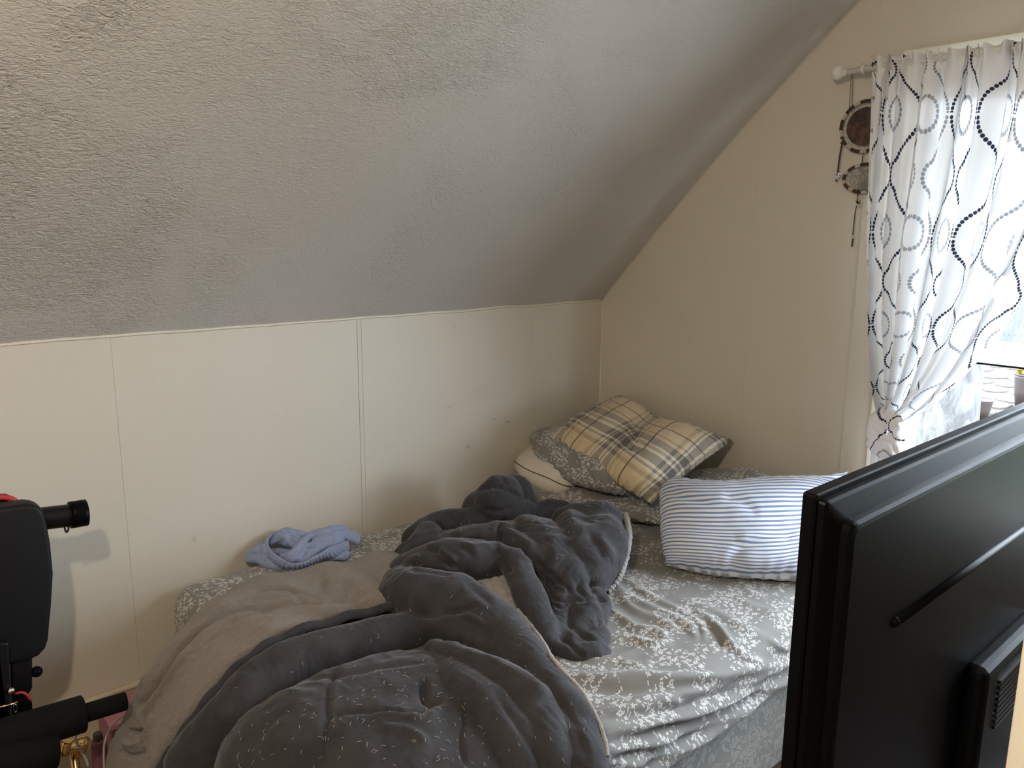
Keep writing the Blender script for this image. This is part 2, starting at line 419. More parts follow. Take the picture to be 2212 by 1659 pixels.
def m_stripe():
    b = NB('blue_ticking_stripe'); u, v, _ = b.xyz(b.coord('UV'))
    t = b.math('FRACT', b.math('DIVIDE', v, 0.0150))
    k = b.math('MULTIPLY', b.ramp(t, 0.36, 0.42), b.ramp(t, 0.80, 0.86, 1.0, 0.0))
    c = b.mix(k, (0.74, 0.75, 0.78), (0.17, 0.24, 0.40))
    return b.fin(c, 0.8, b.bump(b.noise(b.coord('UV'), 30, 3), 0.2, 0.006), Sheen_Weight=0.1)
def m_plaid():
    b = NB('tan_and_grey_plaid'); u, v, _ = b.xyz(b.coord('UV'))
    def bands(x, P, off):
        t = b.math('FRACT', b.math('DIVIDE', b.math('ADD', x, off), P)); o = 0.0
        for a0, a1, w8 in ((.02, .05, .8), (.08, .19, .95), (.23, .28, .7), (.31, .42, .9), (.47, .50, .55), (.92, .97, .5)):
            k = b.math('MULTIPLY', b.math('GREATER_THAN', t, a0), b.math('LESS_THAN', t, a1)); o = b.math('MAXIMUM', o, b.math('MULTIPLY', k, w8))
        line = b.math('MULTIPLY', b.math('GREATER_THAN', t, .655), b.math('LESS_THAN', t, .672))
        pale = b.math('MULTIPLY', b.math('GREATER_THAN', t, .0), b.math('LESS_THAN', t, .42))
        return o, line, pale
    o1, l1, p1 = bands(u, 0.30, 0.06); o2, l2, p2 = bands(v, 0.29, 0.20)
    tw = b.math('GREATER_THAN', b.math('FRACT', b.math('MULTIPLY', b.math('ADD', u, v), 190.0)), 0.42)
    c = b.mix(b.noise(b.coord('UV'), 7, 3), (0.55, 0.43, 0.26), (0.64, 0.53, 0.35))
    c = b.mix(b.math('MULTIPLY', b.math('MAXIMUM', p1, p2), 0.55), c, (0.66, 0.62, 0.52))
    both = b.math('MULTIPLY', b.math('ADD', b.math('MULTIPLY', o1, 0.72), b.math('MULTIPLY', o2, 0.72)), b.math('ADD', b.math('MULTIPLY', tw, 0.35), 0.65), clamp=True)
    c = b.mix(both, c, (0.085, 0.082, 0.085))
    c = b.mix(b.math('MULTIPLY', b.math('MAXIMUM', l1, l2), 0.85), c, (0.05, 0.05, 0.06))
    return b.fin(c, 0.85, b.bump(b.noise(b.coord('UV'), 22, 3, 0.6), 0.22, 0.008), Sheen_Weight=0.15)
def m_damask():
    b = NB('sage_damask_ticking'); v = b.coord()
    n = b.noise(b.scalev(v, (1.0, 1.0, 1.2)), 13, 3, 0.5, 2.5)
    k = b.math('MULTIPLY', b.ramp(n, 0.50, 0.53), b.ramp(n, 0.60, 0.63, 1.0, 0.0)); k2 = b.ramp(n, 0.66, 0.68)
    k = b.math('MAXIMUM', k, k2)
    c = b.mix(k, (0.20, 0.205, 0.185), (0.30, 0.31, 0.285))
    return b.fin(c, 0.7, b.bump(k, 0.3, 0.004), Sheen_Weight=0.2)
def m_curtain(name='dotted_ogee_sheer', trans=0.13):
    """white sheer with lanterns drawn in navy dots and small grey dotted rings"""
    b = NB(name); uv = b.coord('UV'); u, v, _ = b.xyz(uv)
    P, T, D, RAD = 0.190, 0.250, 0.0094, 0.0044
    # profile of half a lantern: x offset as a function of height (0..T)
    ys = np.linspace(0, T, 400); ph = ys/T
    half = P/2
    def prof(p):
        q = np.abs(((p+0.5) % 1.0)-0.5)*2      # 0 at p=0, 1 at p=.5
        s = np.interp(q, [0, .12, .25, .38, .50, .60, .66, .74, .78, .86, .94, 1], [.05, .065, .12, .24, .42, .58, .64, .66, .76, .84, .87, .88])
        return s*half
    xs = prof(ph); ds = np.sqrt(np.diff(xs)**2+np.diff(ys)**2); S = np.concatenate([[0], np.cumsum(ds)]); L = S[-1]; K = int(round(L/D)); 
    def curve(vals):   # lookup 0..1 -> 0..1 by float curve
        x = b.n('ShaderNodeFloatCurve'); cm = x.mapping; c = cm.curves[0]
        pts = np.linspace(0, 1, 33)
        c.points[0].location = (0, float(vals(0.0))); c.points[1].location = (1, float(vals(1.0)))
        for p in pts[1:-1]: c.points.new(float(p), float(vals(p)))
        for q in c.points: q.handle_type = 'VECTOR'
        cm.update(); return x
    def look(vals, sock):
        x = curve(vals); b.put(x.inputs['Value'], sock); return x.outputs[0]
    fy = b.math('FRACT', b.math('DIVIDE', v, T))
    cell = b.math('DIVIDE', u, P); fx = b.math('ABSOLUTE', b.math('SUBTRACT', b.math('FRACT', cell), 0.5))
    X = b.math('MULTIPLY', fx, P); Y = b.math('MULTIPLY', fy, T)
    s01 = look(lambda p: np.interp(p*T, ys, S)/L, fy)
    k0 = b.math('ROUND', b.math('MULTIPLY', s01, float(K)))
    m = None
    for dk in (-1.0, 0.0, 1.0):
        k = b.math('DIVIDE', b.math('ADD', k0, dk), float(K))
        k = b.math('FRACT', b.math('ADD', k, 1.0))
        yk = look(lambda p: np.interp(p*L, S, ys)/T, k); xk = look(lambda p: prof(np.array([p]))[0]/half, yk)
        dx = b.math('SUBTRACT', X, b.math('MULTIPLY', xk, half)); dy = b.math('SUBTRACT', Y, b.math('MULTIPLY', yk, T))
        d = b.math('SQRT', b.math('ADD', b.math('MULTIPLY', dx, dx), b.math('MULTIPLY', dy, dy)))
        m = d if m is None else b.math('MINIMUM', m, d)
    navy = b.ramp(m, RAD*0.85, RAD*1.1, 1.0, 0.0)
    # grey dotted rings in the middle of each lantern
    def ring(cxx, cyy):
        x0 = b.math('SUBTRACT', X, cxx); y0 = b.math('MULTIPLY', b.math('SUBTRACT', Y, cyy), 0.80)
        rr = b.math('SQRT', b.math('ADD', b.math('MULTIPLY', x0, x0), b.math('MULTIPLY', y0, y0))); R0 = 0.031; n = 21
        a = b.math('DIVIDE', b.math('ARCTAN2', y0, x0), 2*math.pi/n)
        da = b.math('MULTIPLY', b.math('SUBTRACT', a, b.math('ROUND', a)), 2*math.pi/n*R0); dr = b.math('SUBTRACT', rr, R0)
        return b.math('SQRT', b.math('ADD', b.math('MULTIPLY', da, da), b.math('MULTIPLY', dr, dr)))
    g = b.math('MINIMUM', ring(half, 0.0), ring(half, T))
    grey = b.ramp(g, RAD*0.85, RAD*1.1, 1.0, 0.0)
    weave = b.noise(b.scalev(uv, (1.0, 0.12, 1.0)), 700, 2)
    c = b.mix(weave, (0.80, 0.80, 0.80), (0.88, 0.88, 0.88))
    c = b.mix(grey, c, (0.33, 0.34, 0.37)); par = b.math('GREATER_THAN', b.math('ABSOLUTE', b.math('MODULO', b.math('ROUND', cell), 3.0)), 1.5)
    c = b.mix(navy, c, b.mix(par, (0.03, 0.04, 0.07), (0.30, 0.31, 0.34)))
    dif = b.n('ShaderNodeBsdfDiffuse'); b.put(dif.inputs[0], c)
    trl = b.n('ShaderNodeBsdfTranslucent'); b.put(trl.inputs[0], c)
    mx = b.n('ShaderNodeMixShader'); mx.inputs[0].default_value = trans; b.t.links.new(dif.outputs[0], mx.inputs[1]); b.t.links.new(trl.outputs[0], mx.inputs[2])
    tr = b.n('ShaderNodeBsdfTransparent'); mx2 = b.n('ShaderNodeMixShader')
    b.put(mx2.inputs[0], b.math('MULTIPLY', b.math('SUBTRACT', 1.0, b.math('MAXIMUM', navy, grey)), 0.03))
    b.t.links.new(mx.outputs[0], mx2.inputs[1]); b.t.links.new(tr.outputs[0], mx2.inputs[2])
    b.t.links.new(mx2.outputs[0], b.out.inputs['Surface'])
    return b.m
def m_glass():
    b = NB('window_glass'); t = b.n('ShaderNodeBsdfTransparent'); t.inputs[0].default_value = (0.985, 0.99, 0.99, 1)
    g = b.n('ShaderNodeBsdfGlossy'); g.inputs['Roughness'].default_value = 0.03
    mx = b.n('ShaderNodeMixShader'); mx.inputs[0].default_value = 0.03
    b.t.links.new(t.outputs[0], mx.inputs[1]); b.t.links.new(g.outputs[0], mx.inputs[2]); b.t.links.new(mx.outputs[0], b.out.inputs['Surface'])
    return b.m
M_SHEET = floral('grey_floral_cotton', (0.215, 0.21, 0.195), (0.60, 0.59, 0.57))
M_VELVET = m_velvet('charcoal_velvet', (0.037, 0.036, 0.040))
M_FLEECE = m_fleece('taupe_fleece', (0.225, 0.195, 0.175))
M_SHERPA = m_fleece('pale_sherpa', (0.47, 0.44, 0.43))
M_CURTAIN_THICK = m_curtain('dotted_ogee_bundle', 0.08)
M_STRIPE, M_PLAID, M_DAMASK, M_CURTAIN, M_GLASS = m_stripe(), m_plaid(), m_damask(), m_curtain(), m_glass()
M_IVORY = plain('ivory_cotton', (0.66, 0.61, 0.52), 0.85, 0.06, 18, 0.1)
M_PIPING = plain('brown_piping', (0.10, 0.085, 0.07), 0.8)
M_PANTS = plain('pale_blue_cotton', (0.27, 0.33, 0.50), 0.85, 0.12, 60, 0.25)

# ================================================================== the room
floor = box('floor', XL-0.1, XR+0.1, YF-0.1, YB+0.1, FZ-0.1, FZ, M_WOODFLOOR); tag(floor, kind='structure')
wb = box('wall_back', XL-0.1, XR+0.1, YB+0.009, YB+0.12, FZ, KNEE+0.05, M_WALL); tag(wb, kind='structure')
# painted sheet panels of the knee wall, with the narrow joint strip between them
xs1, xs2, xs3 = 0.2532*YB, 0.5825*YB, 0.9305*YB
edges = [(XL, xs1-0.0002), (xs1+0.0002, xs2-0.0007), (xs2+0.0007, xs2+0.0165), (xs2+0.0172, xs3-0.0002), (xs3+0.0002, XR)]
for a, c in edges:
    box('panel', a, c, YB, YB+0.009, FZ, KNEE+0.03, M_WALL, wb, bevel=0.0006)
# gable wall: a hole for the window, panels on it, sloping top
prof = [(YB, KNEE), (1.956, 1.668), (1.579, 2.020), (1.331, 2.236), (1.12, FLAT)]
def gable_poly(y0, y1, z0):
    """outline of the gable wall between two y values, above z0"""
    ys_, zs_ = [p[0] for p in prof][::-1]+[], [p[1] for p in prof][::-1]
    top = lambda y: float(np.interp(y, ys_, zs_)) if y > prof[-1][0] else FLAT
    mids = [p[0] for p in prof if y0+1e-4 < p[0] < y1-1e-4]
    cols = sorted([y0, *mids, y1])
    return [(y0, z0), (y1, z0)] + [(y, top(y)+0.03) for y in cols[::-1]]
def gable_piece(name, pieces, x0, x1, mat, parent=None):
    bm = bmesh.new()
    for poly in pieces: bm_prism(bm, [(x0, y, z) for y, z in poly], np.array([x1-x0, 0, 0]))
    return obj_bm(name, bm, mat, parent)
def holed(y0, y1):
    return [[(y0, FZ), (WIN_Y0, FZ), (WIN_Y0, FLAT+.03), (y0, FLAT+.03)], [(WIN_Y0, FZ), (WIN_Y1, FZ), (WIN_Y1, WIN_Z0), (WIN_Y0, WIN_Z0)],
            [(WIN_Y0, WIN_Z1), (WIN_Y1, WIN_Z1), (WIN_Y1, FLAT+.03), (WIN_Y0, FLAT+.03)], gable_poly(WIN_Y1, y1, FZ)]
wr = gable_piece('wall_right', holed(YF, YB), XR+0.009, XR+0.14, M_WALL); tag(wr, kind='structure')
ya, yb2 = 0.6215*XR, 0.4690*XR
gable_piece('panel', [gable_poly(ya+0.0002, YB, FZ)], XR, XR+0.009, M_WALL, wr)
gable_piece('panel', [gable_poly(yb2+0.0008, ya-0.0002, FZ)], XR, XR+0.009, M_WALL, wr)
gable_piece('panel', holed(YF, yb2-0.0008), XR-0.003, XR+0.009, M_WALL, wr)
# sloping ceiling following the roof line, then the flat part overhead
bm = bmesh.new(); P3 = catmull([(p[0], p[1]) for p in prof], 40)
nrm = np.array([0.72, 0.69])*0.10
nx = 2
for i in range(len(P3)-1):
    a, c = P3[i], P3[i+1]
    bm_prism(bm, [(XL-.1, a[0], a[1]), (XL-.1, c[0], c[1]), (XL-.1, c[0]+nrm[0], c[1]+nrm[1]), (XL-.1, a[0]+nrm[0], a[1]+nrm[1])], np.array([XR-XL+.2, 0, 0]))
bmesh.ops.remove_doubles(bm, verts=bm.verts, dist=1e-5)
ceil = obj_bm('ceiling', bm, M_CEIL); tag(ceil, kind='structure')
c2 = box('ceiling_flat', XL-.1, XR+.1, YF-.1, prof[-1][0]+0.02, FLAT, FLAT+.1, M_CEIL); tag(c2, kind='structure')
t = box('wall_left', XL-.1, XL, YF-.1, YB+.1, FZ, FLAT+.05, M_WALL); tag(t, kind='structure')
t = box('wall_front', XL-.1, XR+.1, YF-.1, YF, FZ, FLAT+.05, plain('darkened_wall_brown', (0.13, 0.09, 0.06), 0.6, 0.25, 6)); tag(t, kind='structure')  # unseen wall, colour darkened to dim its reflection in the television
# uneven bead of caulk where the slope meets the knee wall and the gable
xs = np.linspace(XL, XR-0.005, 160); nz = fbm(np.stack([xs*5, xs*0, xs*0], 1), 3)
tr = tube('trim_1', np.stack([xs, np.full_like(xs, YB-0.001), KNEE-0.004+nz*0.006], 1), 0.0045+0.0018*np.abs(fbm(np.stack([xs*11, xs*0+3, xs*0], 1), 2)), M_TRIM, seg=6); tag(tr, kind='structure')
P4 = catmull([(XR-0.002, p[0], p[1]) for p in prof], 60); P4[:, 2] += 0.003*fbm(P4*6, 2)
tr = tube('trim_2', P4[:52], 0.003, M_WALL, seg=6); tag(tr, kind='structure')
tr = tube('trim_3', [(XR-0.001, YB-0.001, 0.1), (XR-0.001, YB-0.001, 0.6), (XR-0.001, YB-0.001, KNEE)], 0.003, M_TRIM, seg=6); tag(tr, kind='structure')
# baseboard with a rounded cap
bb = empty('baseboard_back', (0.5, YB, FZ), kind='structure')
bb_t = 0.105
box('board', XL, XR, YB-0.014, YB, FZ, bb_t-0.018, M_BASE, bb, bevel=0.002)
tube('cap_moulding', [(XL, YB-0.008, bb_t-0.010), (0, YB-0.008, bb_t-0.010), (XR, YB-0.008, bb_t-0.010)], 0.0105, M_BASE, bb, seg=10)
t = box('baseboard_right', XR-0.017, XR-0.003, YF, YB-0.016, FZ, bb_t, M_BASE, bevel=0.004); tag(t, kind='structure')
# door jamb beside the photographer
jx = onY(2234, 1500, 0.14)
t = empty('door_1', (jx[0], 0.14, FZ), kind='structure')
box('jamb', jx[0], jx[0]+0.09, 0.02, 0.14, FZ, 2.05, M_TRIM, t, bevel=0.003)
box('casing', jx[0]+0.012, jx[0]+0.10, 0.14, 0.155, FZ, 2.05, M_TRIM, t, bevel=0.003)

# ---- bare bulb hanging above the photographer
LX, LY, LZ = -0.16, 0.35, 1.99
cl = empty('pendant_lamp', (LX, LY, FLAT), 'bare warm bulb hanging from a cord near the doorway', 'pendant lamp')
bm = bmesh.new(); bmesh.ops.create_cone(bm, cap_ends=True, segments=32, radius1=0.05, radius2=0.05, depth=0.025, matrix=Matrix.Translation((LX, LY, FLAT-0.0125)))
obj_bm('ceiling_rose', bm, M_WHITE, cl, bevel=0.004)
tube('cord', [(LX, LY, FLAT-0.02), (LX, LY, LZ+0.2), (LX, LY, LZ+0.10)], 0.003, M_WHITE, cl, seg=8)
bm = bmesh.new(); bmesh.ops.create_cone(bm, cap_ends=True, segments=24, radius1=0.018, radius2=0.014, depth=0.05, matrix=Matrix.Translation((LX, LY, LZ+0.075)))
obj_bm('socket', bm, M_WHITE, cl)
ld = bpy.data.lights.new('bulb', 'POINT'); ld.energy = LAMP_WATTS; ld.color = (1.0, 0.84, 0.66); ld.shadow_soft_size = 0.03
lo = bpy.data.objects.new('bulb', ld); COL.objects.link(lo); lo.parent = cl; lo.location = (0, 0, LZ-FLAT)

# ================================================================== the bed
BX0, BX1, BY0, BY1, BZ0, BZ1 = 0.705, 2.672, 1.005, 2.415, 0.205, 0.405
bs = empty('box_spring', (1.7, 1.7, FZ), 'sage grey damask box spring standing on the floor under the mattress', 'box spring')
bm = bmesh.new(); bm_box(bm, BX0+0.03, BX1-0.01, BY0+0.035, BY1-0.01, FZ+0.04, BZ0)
obj_bm('body', bm, M_DAMASK, bs, smooth=True, bevel=0.022, seg=3)
tube('piping', [(BX0+0.04, BY0+0.037, BZ0-0.03), (1.7, BY0+0.037, BZ0-0.03), (BX1-0.02, BY0+0.037, BZ0-0.03)], 0.005, M_DAMASK, bs, seg=8)
for fx in (BX0+0.12, BX1-0.12):
    for fy in (BY0+0.12, BY1-0.12): box('foot', fx-0.03, fx+0.03, fy-0.03, fy+0.03, FZ, FZ+0.042, M_STEEL_BLACK, bs, bevel=0.004)

bm = bmesh.new(); bm_box(bm, BX0+0.02, BX1-0.02, BY0+0.03, BY1-0.02, BZ0+0.005, BZ1-0.03)
mt = obj_bm('mattress', bm, M_IVORY, smooth=True, bevel=0.03, seg=3)
tag(mt, 'thin full-size mattress under the grey floral sheet', 'mattress')

def build_sheet():
    h = 0.0062; R = 0.075; drop = 0.185
    Lx, Ly = (BX1-BX0)-2*R, (BY1-BY0)-2*R
    ext = R*math.pi/2+drop-R+0.05
    s = np.arange(-ext, Lx+ext+h, h); t = np.arange(-ext, Ly+ext+h, h)
    S, T = np.meshgrid(s, t, indexing='ij')
    cs, ct = np.clip(S, 0, Lx), np.clip(T, 0, Ly); es, et = S-cs, T-ct
    e = np.sqrt(es**2+et**2)+1e-12; th = np.minimum(e/R, math.pi/2)
    # keep the tucked corners from running long
    horiz = R*np.sin(th); down = R*(1-np.cos(th))+np.minimum(np.maximum(e-R*math.pi/2, 0), drop-R+0.02)
    tuck = np.maximum(e-R*math.pi/2-(drop-R), 0); horiz = horiz-np.minimum(tuck, 0.05)*0.9
    X = BX0+R+cs+es/e*horiz; Y = BY0+R+ct+et/e*horiz; Z = BZ1-down
    # soft crown and wavy lower hem
    Z = Z+0.018*np.sin(np.pi*np.clip((X-BX0)/(BX1-BX0), 0, 1))**0.6*np.sin(np.pi*np.clip((Y-BY0)/(BY1-BY0), 0, 1))**0.6-0.006
    V = np.stack([X, Y, Z], -1).reshape(-1, 3)
    n0, n1 = S.shape; idx = np.arange(n0*n1).reshape(n0, n1)
    Q = np.stack([idx[:-1, :-1], idx[1:, :-1], idx[1:, 1:], idx[:-1, 1:]], -1).reshape(-1, 4)
    me = mesh_np('fitted_sheet', V, Q); set_uv(me, np.stack([S, T], -1).reshape(-1, 2))
    N = vnormals(me)
    Zm = lambda L: [(1150+a/3.464, 1180+c/3.464) for a, c in L]
    st = [(Zm([(560,230),(700,370),(860,460),(1050,540),(1180,610),(1240,710)]), 9, .013), (Zm([(600,330),(760,480),(960,560),(1090,640)]), 7, .010),
          (Zm([(640,210),(900,390),(1120,500),(1270,610),(1290,720)]), 7, .010), (Zm([(1200,480),(1360,590),(1450,700),(1520,810)]), 9, .014),
          (Zm([(1280,560),(1380,650),(1430,760)]), 6, -.010), (Zm([(560,460),(760,600),(920,640),(1020,690)]), 7, .012), (Zm([(560,700),(740,690),(900,750),(1040,710)]), 7, .011),
          (Zm([(180,800),(450,850),(640,830),(820,770),(1060,740)]), 7, .010), (Zm([(1480,740),(1600,830),(1720,860)]), 7, .010), (Zm([(1760,700),(1860,760),(1950,770)]), 7, .010),
          (Zm([(1000,380),(1300,460),(1600,620),(1800,700)]), 9, .006), (Zm([(1500,380),(1700,470),(1900,500)]), 9, .006), (Zm([(1560,300),(1640,360),(1760,390)]), 8, .006),
          (Zm([(200,960),(500,1010),(800,990),(1100,1000),(1400,970),(1700,900),(1960,820)]), 13, .020),
          (Zm([(330,1070),(600,1080),(900,1080),(1150,1040),(1400,1030)]), 9, -.012),
          (Zm([(700,1130),(950,1120),(1250,1080),(1500,1010)]), 8, .010), (Zm([(640,870),(800,900),(900,870)]), 8, .008),
          (Zm([(450,1310),(700,1270),(950,1240),(1250,1180),(1500,1100),(1930,960)]), 9, -.012),
          (Zm([(480,1250),(720,1210),(1000,1160),(1150,1190)]), 8, .010),
          (Zm([(500,1400),(800,1350),(1100,1280),(1400,1170),(1700,1060),(1930,1000)]), 9, .014),
          (Zm([(520,1490),(800,1420),(1100,1340),(1350,1250),(1600,1160),(1930,1040)]), 8, -.014),
          (Zm([(540,1560),(900,1470),(1200,1380),(1420,1290),(1650,1190)]), 8, .012),
          (Zm([(545,1600),(800,1550),(1050,1480),(1300,1390)]), 7, -.010), (Zm([(560,1640),(850,1600),(1150,1490),(1350,1400)]), 7, .010)]
    off = stroke_field(V, st)
    off += 0.0035*fbm(V*np.array([5, 9, 5]), 3)*1.2
    side = np.clip((BZ1-0.03-V[:, 2])/0.08, 0, 1)*(V[:, 1] < BY0+0.2)
    off += side*0.010*np.sin(V[:, 2]*95+2.2*np.sin(V[:, 0]*3)+3*fbm(V*4, 2))
    setcos(me, V+N*off[:, None])
    o = link('fitted_sheet', me, M_SHEET, smooth=True)
    md = o.modifiers.new('thickness', 'SOLIDIFY'); md.thickness = 0.002; md.offset = -1
    return tag(o, 'rumpled grey fitted sheet with white flower print on the mattress', 'bed sheet')
build_sheet()

def G3(rows):
    return [[onZ(*p) for p in r] for r in rows]

# ------------------------------------------------------------------ comforter
CF = empty('comforter', (1.1, 1.6, BZ1), 'bunched charcoal velvet comforter with taupe fleece lining on the bed', 'comforter')
def T4(L): return [(*onZ(a, c, z), r) for a, c, z, r in L]
sc = Sculpt((0.20, 0.70, 0.02), (2.35, 2.42, 0.74), 0.0060)
Q4 = lambda L, g=1.25: T4([(840+a/3.77, 1000+c/3.77, z, r*g) for a, c, z, r in L])
SQ = 0.72
# filling under the pile, so that no fold drops to the sheet
sc.tube(Q4([(260,760,.425,.07),(650,720,.44,.08),(1050,680,.45,.085),(1450,680,.45,.08),(1650,720,.44,.07)]), 0.03, SQ)
sc.tube(Q4([(1150,900,.44,.06),(1350,1000,.43,.06),(1500,1100,.425,.06)]), 0.03, SQ)
sc.tube(Q4([(1330,1150,.405,.045),(1480,1280,.405,.055),(1560,1430,.40,.045)]), 0.02, SQ)
sc.tube(Q4([(300,1200,.43,.07),(600,1300,.44,.07),(900,1560,.40,.06),(1100,1850,.37,.06)]), 0.03, SQ)
# hood-like peak at the back, and the bands in front of it
sc.tube(Q4([(935,165,.575,.036),(920,230,.56,.062),(900,310,.53,.088),(880,400,.48,.095)], 1.0), 0.03)
sc.tube(Q4([(1000,150,.565,.030),(1065,220,.54,.044),(1100,330,.49,.045)], 1.0), 0.022)
sc.tube(Q4([(720,350,.50,.050),(700,420,.46,.050)], 1.0), 0.03)
sc.tube(Q4([(680,420,.46,.034),(850,425,.48,.040),(1010,390,.495,.042),(1110,385,.485,.040)], 1.0), 0.006)
sc.tube(Q4([(215,620,.435,.046),(400,510,.455,.048),(620,490,.465,.048),(840,480,.465,.045)], 1.05), 0.012)
sc.tube(Q4([(270,640,.465,.044),(310,560,.478,.040),(360,620,.47,.04)], 1.1), 0.006, .85)
sc.tube(Q4([(1190,405,.465,.030),(1300,378,.465,.032),(1420,385,.46,.032)]), 0.012)
# domed front of the pile
sc.tube(Q4([(170,860,.475,.050),(380,800,.51,.058),(620,780,.528,.060),(820,790,.522,.054)]), 0.014, SQ)
sc.tube(Q4([(460,720,.505,.034),(660,630,.53,.042),(880,580,.548,.042),(1000,560,.55,.030)]), 0.008, SQ)
sc.tube(Q4([(920,560,.55,.016),(1000,615,.55,.024),(1130,710,.538,.028),(1300,840,.512,.030),(1425,965,.488,.032),(1490,1060,.462,.026)]), 0.005, .85)
# big smooth lobes falling to the right
sc.tube(Q4([(1040,540,.54,.034),(1180,535,.55,.050),(1280,650,.54,.060),(1380,810,.51,.060),(1450,960,.48,.050),(1490,1060,.455,.034)]), 0.005, SQ)
sc.tube(Q4([(1480,520,.545,.046),(1560,690,.53,.060),(1590,860,.49,.056),(1570,1000,.45,.045)]), 0.005, .8)
sc.tube(Q4([(1740,480,.552,.040),(1775,620,.54,.052),(1730,790,.50,.054),(1650,950,.46,.046)], 1.12), 0.05, .9)
sc.tube(Q4([(1400,440,.54,.024),(1560,440,.55,.040),(1740,432,.558,.038),(1830,445,.555,.024)], 1.1), 0.045)
# the tube that drops through the middle
sc.tube(Q4([(840,810,.53,.024),(930,770,.54,.032),(1020,820,.535,.036),(1085,955,.515,.038),(1155,1105,.495,.040),(1230,1280,.465,.040),(1270,1400,.44,.036),(1290,1490,.42,.024)], 1.12), 0.006, .85)
# swirl where the cloth turns in on itself
sc.tube(Q4([(165,905,.50,.020),(185,835,.515,.022),(270,805,.525,.022),(380,835,.526,.020),(500,895,.515,.018)]), 0.006)
# crumpled tail on the sheet
sc.tube(Q4([(1390,1110,.45,.030),(1425,1230,.44,.030),(1400,1370,.43,.030),(1375,1500,.42,.026)]), 0.008, .85)
sc.tube(Q4([(1560,1120,.445,.036),(1600,1220,.44,.038),(1590,1330,.43,.034),(1490,1440,.425,.030),(1420,1540,.412,.022)]), 0.008, .85)
sc.tube(Q4([(1690,1120,.44,.028),(1740,1190,.432,.022),(1700,1260,.43,.022)]), 0.008)
sc.tube(Q4([(1640,1300,.43,.030),(1680,1420,.42,.030),(1640,1520,.415,.026),(1740,1545,.408,.018)]), 0.008, .85)
sc.tube(Q4([(1450,1555,.412,.022),(1600,1570,.41,.024),(1720,1575,.407,.016)]), 0.008)
# sweeping rolls down to the front corner
P5 = [(840+a/3.77, 1000+c/3.77, z, r*1.25) for a, c, z, r in [(120,980,.475,.046),(165,1090,.488,.060),(320,1115,.498,.066),(520,1140,.50,.066),(720,1235,.495,.058),(920,1380,.485,.050)]]
sc.tube(T4(P5+[(1126,1408,.478,.055),(1170,1466,.466,.050),(1233,1556,.442,.048),(1264,1643,.405,.046),(1278,1720,.35,.045),(1288,1790,.28,.04)]), 0.006, .9)
sc.tube(T4([(890,1350,.455,.040),(960,1352,.475,.046),(1030,1372,.476,.044),(1085,1412,.468,.036),(1130,1462,.455,.030)]), 0.006, .85)
sc.tube(T4([(945,1412,.455,.032),(1006,1434,.472,.040),(1096,1474,.478,.044),(1160,1542,.46,.044),(1190,1625,.422,.044),(1205,1710,.35,.044)]), 0.004, .95)
sc.tube(T4([(940,1442,.44,.036),(985,1477,.458,.046),(1057,1534,.458,.050),(1108,1604,.434,.052),(1126,1668,.39,.052),(1138,1740,.31,.05)]), 0.004, .95)
sc.tube(T4([(930,1600,.37,.05),(975,1660,.33,.06),(1000,1740,.27,.06)]), 0.02)
sc.tube(T4([(1000,1570,.41,.050),(1030,1640,.38,.055),(1050,1720,.32,.055)]), 0.008, .85)
# turned-back roll below the fleece
sc.tube(T4([(1030,1340,.445,.042),(930,1358,.447,.050),(800,1381,.452,.052),(675,1417,.447,.053),(583,1463,.427,.055),(507,1531,.378,.058),(447,1607,.295,.062),(412,1685,.205,.062),(392,1760,.10,.055)]), 0.008)
def cf_disp(V, N):
    wv = V+0.05*np.stack([perlin(V*6+1), perlin(V*6+11), perlin(V*6+21)], 1)
    a = fbm(V*np.array([5, 5, 6])+2.0, 3); rid = 1-2.4*np.abs(perlin(wv*np.array([13, 13, 9])+5.0)); r2 = 1-2.4*np.abs(perlin(wv*np.array([27, 27, 18])+9.0))
    gate = np.clip(0.5+1.6*perlin(V*4.5+31), 0, 1)
    return 0.013*a+gate*(0.0078*np.clip(rid, -.6, 1)+0.0030*np.clip(r2, -.6, 1))+0.0012*fbm(V*34, 2)
cre = lambda L: [(400+a/2.212, 980+c/2.212) for a, c in L]
q2 = lambda L: [(840+a/3.77, 1000+c/3.77) for a, c in L]
